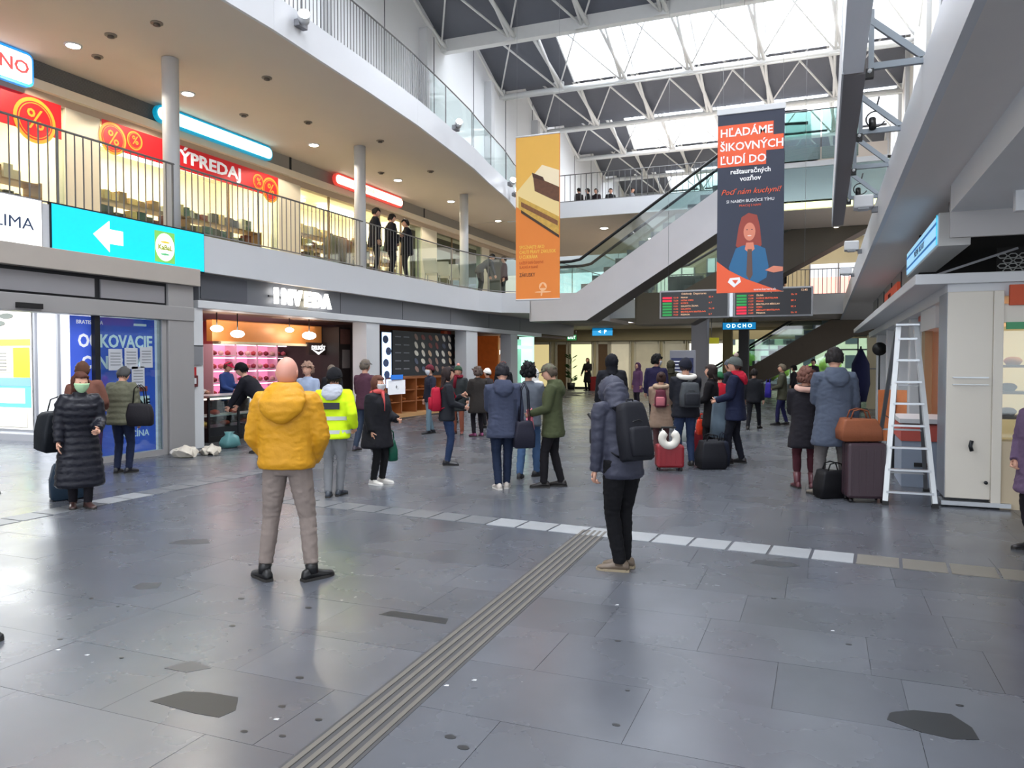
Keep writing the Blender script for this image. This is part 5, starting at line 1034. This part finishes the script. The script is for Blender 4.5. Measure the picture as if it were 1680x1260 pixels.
    if hat=='cap':
        headshell('cap',HM,lambda d: d.z>.22,1.11,fab(hatcol,.9),T,.01,0,sub=sub)
        m=MB(); m.loft([[HM@Vector((.078*math.cos(a),.07+r*math.sin(a),z)) for a in [math.pi*k/8 for k in range(9)]]+[HM@Vector((.078*math.cos(a),.07+r*.97*math.sin(a),z-.006)) for a in [math.pi*(8-k)/8 for k in range(9)]] for r,z in ((.01,.055),(.10,.04))]); m.build('cap_visor',fab(hatcol,.9),T)
    if mask: headshell('face_mask',HM,lambda d: d.y>.25 and -.92<d.z<-.02,1.10,fab(mask,.8),T,.006,0,off=(0,.012,0),sub=4)
    if scarf:
        m=MB(); m.tube([tl(.095*math.cos(a),.085*math.sin(a),1.50+.015*math.sin(a*2)) for a in [2*math.pi*k/16 for k in range(17)]],.040*s,10,cap=False); m.tube([tl(.03,.11,1.50),tl(.05,.15,1.38),tl(.06,.16,1.2)],[(.05*s,.025*s),(.05*s,.02*s),(.05*s,.012*s)],8); m.build('scarf',fab(scarf,.95),T)
    if vest:    # reflective bands on a hi-vis jacket
        for z in (.90,1.08):
            m=MB(); rr=[[tl((interp(TORSO,zz)[0]*bulk+.014)*math.cos(2*math.pi*k/24),(interp(TORSO,zz)[1]*bulk+.014)*math.sin(2*math.pi*k/24),zz) for k in range(24)] for zz in (z-.025,z+.025)]; m.loft(rr,cap=False); m.build('reflective_band',mat('reflective_grey',(176,180,180),.4),T)
        m=MB(); M0=[tl(x,-interp(TORSO,z)[1]*bulk-.022,z) for x,z in ((-.13,1.20),(.13,1.20),(.13,1.29),(-.13,1.29))]; m.poly(M0); M1=[p+Vector((0,-.006,0)) for p in M0]; m.poly(M1[::-1]); m.build('back_label',mat('label_black',(24,26,40),.6),T)
    T['_h']=H
    return dict(T=T,tl=tl,s=s,P=P,wr=wr,hc=hc,rz=rz,g=g,elb=elb,sh=sh,W=lambda p:Matrix.Translation((g.x,g.y,z0))@Matrix.Rotation(rz,4,'Z')@Vector(p))
def rbox(mb,w,d,h,r,z0=0,n=6,top=1.0):
    rings=[]
    for z,k in ((0,.86),(.04,1),(.5,1.0),(.85,top),(.97,top*.92),(1.0,top*.7)):
        ring=[]
        for c,(sx,sy) in enumerate(((1,1),(-1,1),(-1,-1),(1,-1))):
            for q in range(4):
                a=math.radians(90*c+30*q); ring.append(Vector((sx*(w*k-r)+r*math.cos(a),sy*(d*k-r)+r*math.sin(a),z0+z*h)))
        rings.append(ring)
    return mb.loft(rings)
def backpack(pp,label,col,w=.155,h=.46,d=.10,zc=1.02,side=None,extra=None,accent=None):
    s=pp['s']; tl=pp['tl']
    lo_=tl(0,-.135,zc); hi=tl(0,-.135,zc+h*.8); up_=(hi-lo_).normalized(); bk=(Vector((0,-1,0))-up_*Vector((0,-1,0)).dot(up_)).normalized(); rt_=bk.cross(up_)
    g=pp['W'](lo_+bk*(d*.6)); t=thing('backpack',label,'backpack',g)
    B_=Matrix.Rotation(pp['rz'],4,'Z')@Matrix((( -rt_.x,-bk.x,up_.x,0),(-rt_.y,-bk.y,up_.y,0),(-rt_.z,-bk.z,up_.z,0),(0,0,0,1)))
    t.rotation_euler=B_.to_euler(); m=fab(col,.7)
    mb=MB(); rbox(mb,w*s,d*s*.8,h*s,.045*s,0,top=.86); o=mb.build('main_body',m,t)
    for v in o.data.vertices: v.co+=noise.noise_vector(v.co*9)*.012
    mb=MB(); rbox(mb,w*.75*s,d*.45*s,h*.5*s,.03*s,.03); o=mb.build('front_pocket',fab(accent or col,.65),t); o.location=(0,-d*.75*s,0)
    for sx in (-1,1): MB().tube([(sx*.09*s,d*.75*s,h*.92*s),(sx*.105*s,d*1.3*s,h*1.02*s),(sx*.115*s,(d*1.3+.13)*s,h*.92*s),(sx*.12*s,(d*1.3+.20)*s,h*.62*s),(sx*.15*s,(d*1.3+.10)*s,h*.28*s),(sx*.14*s,d*.7*s,h*.10*s)],[(.024*s,.008*s)]*6,8).build('strap',fab([max(0,c-8) for c in (accent or col)],.7),t)
    MB().tube([(-.04*s,0,h*s*.98),(-.03*s,0,h*s*1.05),(.03*s,0,h*s*1.05),(.04*s,0,h*s*.98)],.008).build('top_handle',m,t)
    MB().tube([(-w*.8*s,-d*.55*s,h*.62*s),(0,-d*.9*s,h*.68*s),(w*.8*s,-d*.55*s,h*.62*s)],.004,n=5).build('zip',black,t)
    return t
def handbag(label,p,rz,col,w=.2,d=.08,h=.28,hh=.18,cat='bag',name='shoulder_bag',rough=.6,amp=.012,strap_to=None):
    t=thing(name,label,cat,p,rz); mb=MB(); rbox(mb,w,d,h,min(.03,d*.4),0,top=.85); o=mb.build('body',fab(col,rough),t)
    for v in o.data.vertices: v.co+=noise.noise_vector(v.co*8+Vector(p))*amp
    for sy in (-d*.5,d*.5): MB().tube([(-w*.5,sy,h*.95),(-w*.35,sy,h+hh*.8),(0,sy,h+hh),(w*.35,sy,h+hh*.8),(w*.5,sy,h*.95)],.009,n=6).build('handle',fab([max(0,c-10) for c in col],.6),t)
    return t
def suitcase(label,p,rz,col,w=.20,d=.13,h=.62,tele=.35,ribs=5):
    t=thing('suitcase',label,'suitcase',p,rz); m=mat('case_%d_%d_%d'%col,col,.45,var=.06)
    MB().box(-w,w,-d,d,.05,h).build('shell',m,t,bevel=.035)
    for k in range(ribs): x=-w*.75+k*w*1.5/(ribs-1); MB().box(x-.008,x+.008,-d-.006,-d+.004,.12,h-.08).build('rib',m,t,bevel=.003)
    MB().box(-w-.003,w+.003,-.006,.006,.06,h-.01).build('zip',black,t)
    for sx in (-1,1):
        for sy in (-1,1): MB().cyl((sx*(w-.04)-.012,sy*(d-.04),.025),.025,.024,12,axis=(1,0,0)).build('wheel',black,t)
        if tele: MB().tube([(sx*w*.45,d*.7,h-.02),(sx*w*.45,d*.7,h+tele)],.008,n=6).build('handle_tube',steel,t)
    if tele: MB().box(-w*.55,w*.55,d*.7-.012,d*.7+.012,h+tele-.01,h+tele+.02).build('pull_handle',black,t,bevel=.006)
    MB().tube([(-.06,0,h),(-.05,0,h+.03),(.05,0,h+.03),(.06,0,h)],.009).build('carry_handle',black,t)
    return t
# ---- nearest ----
P1=person('bald man in a mustard yellow hooded jacket, hands in pockets, seen from behind',(473,951),0,585,jacket=(196,140,28),jlen='waist',bulk=1.16,puffer=.004,trousers=(134,122,116),tfit=1.02,shoes=(18,18,20),boot=.055,hstyle='none',skin=mat('skin_ruddy',(206,146,128),.5,var=.08,vscale=8),hood='down',arms=('pocket','pocket'),feet=((-.185,.0),(.185,.0)),near=2,fyaw=(.75,-.75),rough=.5)
MB_=MB(); MB_.loft([[P1['tl'](rx*math.cos(2*math.pi*k/20),oy+ry*math.sin(2*math.pi*k/20),z) for k in range(20)] for z,rx,ry,oy in ((1.245,.04,.02,-.170),(1.28,.105,.045,-.172),(1.34,.165,.07,-.160),(1.41,.185,.09,-.13),(1.47,.165,.11,-.08),(1.52,.13,.105,-.05),(1.555,.10,.09,-.035))]); grow('hood',MB_,fab((196,140,28),.5),P1['T'],.0105,4,wr=.008,wsc=9)
P2=person('man in a dark grey quilted hooded jacket with a black backpack, head bowed',(1022,934),30,None,H=1.64,jacket=(54,56,70),jlen='hip',bulk=.93,puffer=.007,trousers=(14,14,18),tfit=1.05,shoes=(104,90,76),sole=(150,136,112),hood='up',arms=((.22,.10,.86),'pocket'),lean=11,hpitch=62,hyaw=-26,feet=((-.062,-.03),(.062,.05)),near=2,fyaw=(.75,.7),rough=.6)
backpack(P2,'black backpack on the back of the man with the bowed head',(24,25,32),w=.15,h=.50,d=.10,zc=.95)
# ---- left group ----
P3=person('woman with a pale green face mask in a long black quilted coat',(133,833),-140,612,jacket=(26,27,36),jlen='shin',bulk=1.14,puffer=.020,trousers=(26,24,30),shoes=(60,40,38),hair=(78,44,34),hstyle='longer',mask=(176,214,170),arms=('hold','down'),feet=((-.07,.06),(.08,-.06)),near=1,rough=.35,lean=6,hyaw=10)
handbag('big black bag hanging on the arm of the green-masked woman',P3['W']((.12,-.30,.66)),P3['rz']+.3,(24,28,34),w=.27,d=.15,h=.46,hh=.16,name='travel_bag',amp=.03)
handbag('dark teal soft travel bag near the feet of the green-masked woman',ground(112,818),1.0,(34,50,66),w=.19,d=.15,h=.46,hh=.14,name='travel_bag',amp=.03)
P4=person('person with brown hair and a brown coat walking behind the green-masked woman',(150,786),14,594,jacket=(112,74,62),jlen='hip',trousers=(52,34,66),shoes=(112,96,92),hair=(84,54,40),hstyle='short',arms=('down','hold'),feet=((-.08,.10),(.08,-.14)),side=-8)
P5=person('man in an olive quilted jacket and dark jeans seen from behind near the sliding door',(200,776),-6,602,jacket=(98,98,82),jlen='hip',bulk=1.26,puffer=.016,trousers=(30,38,62),shoes=(28,28,34),hair=(66,66,66),arms=('front','down'),near=1,hpitch=18,feet=((-.08,0),(.10,.04)))
handbag('black shoulder bag on the right side of the man in the olive quilted jacket',P5['W']((.32,-.02,.72)),P5['rz']+.2,(26,24,30),w=.18,d=.09,h=.34,hh=.28,amp=.03)
# ---- butcher counter ----
P6=person('person in black leaning left towards the butcher counter behind the yellow jacket',(432,742),88,None,H=1.76,jacket=(22,22,30),jlen='hip',bulk=1.1,trousers=(24,26,34),hair=(16,14,16),hstyle='short',hat='beanie',hatcol=(16,16,18),lean=34,arms=('reach','reach'))
person('butcher shop worker in a white coat behind the counter, left',None,-75,H=1.66,pos=(-13.1,13.3,0),jacket=(214,210,214),hair=(110,96,88),hat='cap',hatcol=(210,205,208),arms=('hold','hold'),hpitch=20)
person('butcher shop worker in blue with a raspberry cap behind the counter',None,-100,H=1.68,pos=(-13.0,14.25,0),jacket=(50,76,140),hair=(90,60,50),hat='cap',hatcol=(206,44,92),arms=('front','hold'),hpitch=20)
person('grey-haired person in a pale blue-grey top behind the hi-vis jacket',(506,742),160,597,jacket=(150,162,186),hair=(150,120,104),hstyle='curly',arms=('hold','down'))
P7=person('worker in a fluorescent yellow reflective jacket with grey hood and grey jeans, walking away',(545,816),-4,606,jacket=(206,236,30),jlen='hip',bulk=1.12,trousers=(116,118,122),shoes=(54,60,70),hat='beanie',hatcol=(24,24,28),hood='down',hoodcol=(170,174,184),arms=('down',(.26,.10,.95)),near=1,feet=((-.06,.02),(.06,.16)),vest=1,lean=3)
person('man in a maroon jacket and grey cap stepping beside the hi-vis worker',(598,738),-30,590,jacket=(78,48,62),jlen='hip',trousers=(50,60,78),shoes=(70,64,74),hat='cap',hatcol=(104,96,92),hair=(100,90,80),arms=('hold','down'),feet=((-.08,-.16),(.09,.2)))
P8=person('short woman in a long black coat with brown hair, face mask and white trainers',(620,794),-112,618,jacket=(26,26,32),jlen='thigh',bulk=1.36,trousers=(24,24,28),shoes=(226,222,216),sole=(232,230,226),hair=(92,56,44),hstyle='long',mask=(206,210,214),scarf=(196,84,84),arms=('hold','down'),near=1)
handbag('dark green shopping bag held by the short woman in black',ground(640,790)+Vector((0,0,.30)),P8['rz']+1,(24,84,66),w=.13,d=.06,h=.30,hh=.12,name='shopping_bag',rough=.4)
person('man in a dark jacket partly hidden behind the hi-vis worker',(545,715),30,600,jacket=(34,34,38),hair=(120,110,100),trousers=(30,30,34))
# ---- middle left crowd ----
P9=person('long-haired woman in a black jacket and jeans wearing a red backpack',(732,763),-78,604,jacket=(34,36,42),jlen='hip',trousers=(38,54,86),tfit=.95,shoes=(24,24,30),hair=(42,32,32),hstyle='longer',arms=('phone','hold'),near=1,feet=((-.07,.03),(.07,.02)))
backpack(P9,'bright red backpack on the woman in black with blue jeans',(170,22,50),w=.15,h=.42,d=.11,zc=.98)
person('masked person in burgundy cap and pale jeans behind the red backpack',(706,711),120,600,jacket=(34,38,54),trousers=(112,136,150),shoes=(24,26,36),hat='beanie',hatcol=(96,36,48),mask=(228,232,240),arms=('out','down'),feet=((-.1,.1),(.1,-.1)))
person('woman with a green bobble hat and burgundy scarf',(752,712),170,602,jacket=(46,50,52),jlen='thigh',trousers=(142,84,66),shoes=(120,60,50),hat='pom',hatcol=(48,70,54),pom=(220,150,140),scarf=(110,24,40),hair=(120,90,70))
person('person in a long dark brown coat with pink boots and black shoulder bag',(784,716),30,604,jacket=(46,42,40),jlen='thigh',bulk=1.15,trousers=(24,20,26),shoes=(120,50,90),boot=.1,hair=(90,76,70),hstyle='curly',arms=('hold','down'))
person('person with white fur hat behind the blue-jacketed man',(800,702),60,606,jacket=(50,46,50),hat='beanie',hatcol=(232,228,222),trousers=(30,30,34))
person('dark haired person in a black coat next to the orange shop light',(826,694),20,594,jacket=(24,24,28),trousers=(24,24,28),hair=(100,40,30))
person('dark dressed person behind the menu board queue, hat with pale badge',(744,694),50,602,jacket=(28,30,38),hat='beanie',hatcol=(30,32,40),trousers=(26,26,30))
P10=person('man in a blue-grey hooded jacket and dark jeans with off-white shoes, seen from behind',(825,803),8,597,jacket=(58,64,84),jlen='seat',bulk=1.08,trousers=(28,38,60),shoes=(188,180,172),sole=(200,196,190),hair=(30,28,34),hstyle='short',hood='down',arms=('front','down'),near=2,hpitch=12,feet=((-.06,.02),(.07,.12)))
handbag('dark navy bag on the right hip of the man in the blue-grey hooded jacket',P10['W']((.28,-.03,.55)),P10['rz']+.1,(30,30,44),w=.14,d=.08,h=.36,hh=.5)
P11=person('man with curly black hair in a grey jacket and blue jeans, in mid-step',(866,783),-18,597,jacket=(92,98,108),jlen='hip',bulk=1.02,trousers=(66,92,128),shoes=(30,30,34),hair=(18,18,22),hstyle='curly',arms=('down','front'),near=1,feet=((-.08,-.16),(.10,.14)),fyaw=(.1,-.5))
P12=person('man in an olive green hooded jacket with camouflage cap and black trousers',(912,799),78,597,jacket=(66,72,48),jlen='seat',bulk=1.05,trousers=(24,22,26),shoes=(28,24,24),hat='cap',hatcol=(96,96,80),hair=(80,70,60),hood='down',arms=('hold','hold'),near=1,hpitch=16,feet=((-.08,.16),(.08,-.06)))
handbag('pink and white carrier bag held between the grey and olive jackets',P12['W']((-.10,.34,.62)),P12['rz'],(224,120,140),w=.09,d=.05,h=.32,hh=.12,name='carrier_bag',rough=.4)
person('child-sized figure in a white fur-hooded coat behind the grey jacket',(876,718),150,None,H=1.5,jacket=(214,214,212),trousers=(60,60,70),hood='up',hoodcol=(226,226,224),bulk=1.1)
# ---- far middle ----
person('woman in a black knee-length dress coat far down the hall beside a red crate',(964,641),140,588,jacket=(20,18,22),jlen='knee',trousers=(20,18,22),hair=(70,40,34),hstyle='long',arms=('hold','out'))
t=thing('red_crate','red crate on the floor beside the far woman in black','crate',ground(986,641)); 
for a,b,c,d in ((-.55,.55,-.4,-.36),(-.55,.55,.36,.4),(-.55,-.51,-.4,.4),(.51,.55,-.4,.4)): MB().box(a,b,c,d,0,.8).build('side_panel',mat('crate_red',(130,26,30),.5),t)
P13=person('broad person in a black hooded top standing behind the bowed man, seen from behind',(1003,736),8,585,jacket=(20,21,28),jlen='seat',bulk=1.38,trousers=(22,22,28),hood='up')
t=suitcase('small black suitcase with raised handle left of the black hooded person',ground(982,733),.6,(24,26,32),w=.16,d=.12,h=.36,tele=.0); MB().tube([(0,.05,.36),(-.20,.05,.66)],[.02,.03]).build('loose_strap',black,t)
person('person in a mauve hooded coat far behind the black hooded person',(1046,668),120,597,jacket=(112,76,112),jlen='thigh',hood='up',trousers=(50,44,56))
person('man with black hair and dark purple jacket behind the beige coat',(1076,706),-20,584,jacket=(34,30,62),hair=(18,18,20),hstyle='curly',mask=(210,214,220),trousers=(26,26,34),hyaw=-60)
person('person in a dark green hooded coat left of the information totem',(1100,690),10,594,jacket=(58,56,44),hood='up',trousers=(30,30,30))
P14=person('woman in a beige coat with fur-edged hood and dark backpack straps',(1084,748),-14,612,jacket=(140,118,102),jlen='thigh',bulk=1.12,trousers=(90,60,62),shoes=(196,190,188),hair=(54,36,34),hstyle='bun',trim=(168,146,124),arms=('front','front'),near=1)
backpack(P14,'pink and dark small backpack on the beige-coated woman',(96,40,56),w=.12,h=.36,d=.08,zc=1.04,accent=(190,110,120))
P15=person('person in a black jacket with white fur hood trim and blue jeans',(1124,764),6,590,jacket=(28,30,38),jlen='hip',bulk=1.15,trousers=(44,58,88),hair=(34,30,36),hat='beanie',hatcol=(30,32,44),trim=(216,214,206),near=1,arms=('front','front'))
backpack(P15,'grey and black backpack with a white tag on the fur-hooded person',(70,74,78),w=.16,h=.40,d=.12,zc=.98,accent=(40,42,48))
P16=person('woman in a black coat with dark brown hair facing the white fur hood',(1166,753),62,600,jacket=(26,24,28),jlen='thigh',trousers=(26,24,28),hair=(46,36,34),hstyle='long',arms=('hold','hold'))
P17=person('man in a navy jacket with a red hood and a bobble hat',(1210,760),66,588,jacket=(30,36,62),jlen='seat',bulk=1.1,trousers=(24,26,36),shoes=(24,24,28),hat='pom',hatcol=(92,98,96),pom=(180,160,150),hair=(70,60,56),hood='down',hoodcol=(190,30,56),arms=('hold','hold'),near=1,feet=((-.1,.14),(.08,-.05)))
t=thing('folded_coat','long blue-grey coat draped over the arm of the man with the red hood','coat',P17['W']((.02,.30,.42))); m=MB()
m.loft([[Vector((rx*math.cos(2*math.pi*k/20)*(1+.12*math.sin(k*2.1)),ry*math.sin(2*math.pi*k/20)*(1+.25*math.cos(k*2.6)),z)) for k in range(20)] for z,rx,ry in ((0,.15,.09),(.3,.13,.08),(.58,.11,.07),(.68,.09,.05))]); m.build('draped_cloth',fab((104,120,134),.9),t)
person('half-hidden person in a red jacket and green hat',(1180,722),20,612,jacket=(196,34,52),hat='beanie',hatcol=(36,92,60),trousers=(26,26,30))
person('man with a grey beanie right behind the red hood',(1196,716),40,592,jacket=(36,40,52),hat='beanie',hatcol=(84,88,96),trousers=(26,28,34))
person('person in dark clothes walking away right of the red hood',(1236,704),-30,604,jacket=(26,28,34),trousers=(24,24,30),hair=(30,26,26),feet=((-.1,-.25),(.1,.28)))
suitcase('red suitcase with a white neck pillow strapped on top',ground(1098,771),.35,(134,28,38),w=.21,d=.14,h=.40,tele=.25)
t=thing('neck_pillow','white horseshoe neck pillow lying on the red suitcase','pillow',ground(1098,771)+Vector((.02,-.12,.50)),.35); MB().tube([(.11*math.sin(a),0,.11*math.cos(a)*-1) for a in [math.radians(-150+k*20) for k in range(16)]][::1],[.05]+[.062]*14+[.05],12).build('pillow_body',fab((222,218,208),.95),t)
suitcase('lower red suitcase standing behind the fur-hooded person',ground(1146,748),.2,(150,30,44),w=.17,d=.12,h=.46,tele=.2)
handbag('big black holdall on the floor before the man with the red hood',ground(1166,768),YAW+.1,(26,27,33),w=.21,d=.17,h=.44,hh=.10,name='travel_bag',amp=.02)
handbag('orange-red carrier bag hanging above the black holdall',ground(1151,752)+Vector((0,0,.42)),.5,(232,70,44),w=.10,d=.06,h=.26,hh=.10,name='carrier_bag',rough=.4,amp=.02)
handbag('pale plastic carrier bag between the red suitcases',ground(1122,752)+Vector((0,.0,.30)),.5,(206,214,208),w=.13,d=.08,h=.36,hh=.10,name='carrier_bag',rough=.4,amp=.02)
handbag('small navy bag standing behind the black holdall',ground(1186,764),.5,(30,36,52),w=.10,d=.08,h=.40,hh=.14,name='travel_bag')
P18=person('man in an olive-grey jacket holding a blue bag near the far exit',(1287,697),70,598,jacket=(72,72,58),jlen='seat',trousers=(40,40,80),hair=(110,100,84),arms=('hold','down'),feet=((-.08,.2),(.08,-.05)))
handbag('cobalt blue bag held by the man near the far exit',P18['W']((-.05,.42,.72)),P18['rz'],(56,46,150),w=.15,d=.08,h=.40,hh=.08,name='shopping_bag')
person('dark seated-height figure at the far exit tables, left',(1262,640),30,None,H=1.5,jacket=(24,22,22),trousers=(24,24,24),hair=(20,18,18))
person('person in a dark puffy jacket farther away behind the woman with the pink collar',(1302,664),50,601,jacket=(34,30,36),trousers=(26,26,30),hair=(24,20,20),hstyle='curly')
person('person in white and black at the far exit near the green bushes',(1334,656),120,590,jacket=(60,56,70),trousers=(28,28,34),hair=(30,26,26))
# ---- right group ----
P19=person('woman in a black coat with pink fur collar, brown hair and maroon boots',(1320,801),-10,606,jacket=(30,28,34),jlen='thigh',bulk=1.08,trousers=(70,34,42),shoes=(84,40,48),boot=.16,hair=(112,76,66),hstyle='curly',trim=(200,160,146),arms=('front','front'),near=1)
P20=person('tall man in a blue-grey parka and grey trousers seen from behind beside the stepladder',(1366,813),-2,572,jacket=(76,84,100),jlen='thigh',bulk=1.12,trousers=(98,94,94),tfit=1.12,shoes=(96,90,84),hair=(34,30,30),hood='down',arms=('front','down'),near=2,hpitch=8,hyaw=-20,feet=((-.17,0),(.18,.02)),fyaw=(.35,-.3))
suitcase('dark brown upright suitcase between the parka man and the stepladder',ground(1416,822),YAW-.15,(58,42,50),w=.22,d=.15,h=.72,tele=0)
handbag('tan brown leather holdall resting on the dark suitcase',ground(1416,822)+Vector((-.06,.0,.74)),YAW-.1,(132,76,50),w=.24,d=.14,h=.26,hh=.12,name='leather_bag',amp=.02)
handbag('black travel bag on the floor between the legs of the parka man',ground(1366,818)+Vector((0,.12,0)),YAW+.2,(20,20,24),w=.22,d=.12,h=.34,hh=.10,name='travel_bag',amp=.02)
P21=person('person in a long mauve coat cut off by the right photo edge',(1702,905),95,628,jacket=(96,78,104),jlen='thigh',bulk=1.14,puffer=.006,trousers=(24,20,26),shoes=(24,22,26),boot=.12,hair=(36,28,30),hstyle='short',hood='down',arms=('pocket','pocket'),near=2)
# ---- cut off at the left edge ----
person('walker whose dark shoe only enters the photo at the lower left edge',None,-90,H=1.75,pos=ground(-138,1040),jacket=(40,44,56),trousers=(26,26,30),shoes=(22,24,28),feet=((-.06,-.30),(.08,.42)),near=1,arms=((.15,.1,.8),'pocket'))
person('walker at the left edge of the photo with only a dark shoe tip showing',None,-90,H=1.72,pos=ground(-60,808),jacket=(60,50,50),trousers=(110,104,100),shoes=(44,40,42),feet=((-.06,-.2),(.08,.36)),arms=('pocket','pocket'))
# ---- balcony ----
for lab,u,fc,hh,arm in (('leftmost of three men in dark jackets talking at the balcony railing',615,-70,1.82,('pocket','down')),('middle man in a dark jacket at the balcony railing',641,-60,1.80,('front','pocket')),('right-hand man in a black jacket holding a white paper at the balcony railing',667,110,1.80,('phone','phone'))):
    d=ray(u,360); k=-11.58/d.x; person(lab,None,fc,H=hh,pos=(d.x*k,d.y*k,0),z0=L2,jacket=(26,26,34),jlen='seat',bulk=1.18,trousers=(30,32,38),hair=(30,24,22),arms=arm,shoes=(20,20,22),hpitch=10)
d=ray(676,372); PB=person('man in a dark grey jacket and black cap leaning forward over the balcony chairs',None,-60,H=1.76,pos=tuple(ray(787,440)*(-11.75/ray(787,440).x))[:2]+(0,),z0=L2,jacket=(66,68,72),jlen='hip',trousers=(50,50,54),hat='cap',hatcol=(18,18,20),hair=(30,26,24),lean=48,arms=('reach','reach'))
person('dark dressed person on the balcony right beside the orange banner',None,100,H=1.75,pos=(-11.9,28.6,0),z0=L2,jacket=(60,34,40),trousers=(30,30,34))
# ---- upper bridges ----
for i,(u,lab,jc) in enumerate(((950,'dark haired visitor behind the upper bridge railing, leftmost',(40,34,36)),(962,'visitor in black behind the upper bridge railing, second from left',(26,26,30)),(974,'visitor behind the upper bridge railing, third from left',(54,44,50)),(996,'visitor alone in the middle of the upper bridge railing',(30,30,34)),(1030,'visitor in grey on the right part of the upper bridge',(110,112,118)))):
    d=ray(u,322); k=33.4/d.y; person(lab,None,40+i*50,H=1.60,pos=(d.x*k,33.4+i*.2,0),z0=L3-.1,jacket=jc,trousers=(30,30,34),hair=(24,20,20))
person('bulky person in black behind the far bridge railing right of the dark banner',None,150,H=1.8,pos=(-1.75,34.0,0),z0=4.0,jacket=(18,16,22),bulk=1.3,trousers=(20,20,24),hood='up')
person('dark figure behind the far bridge railing near the escalator foot',None,150,H=1.7,pos=(-7.3,34.4,0),z0=4.0,jacket=(22,20,22),bulk=1.1,trousers=(20,20,24))
finish_jobs()
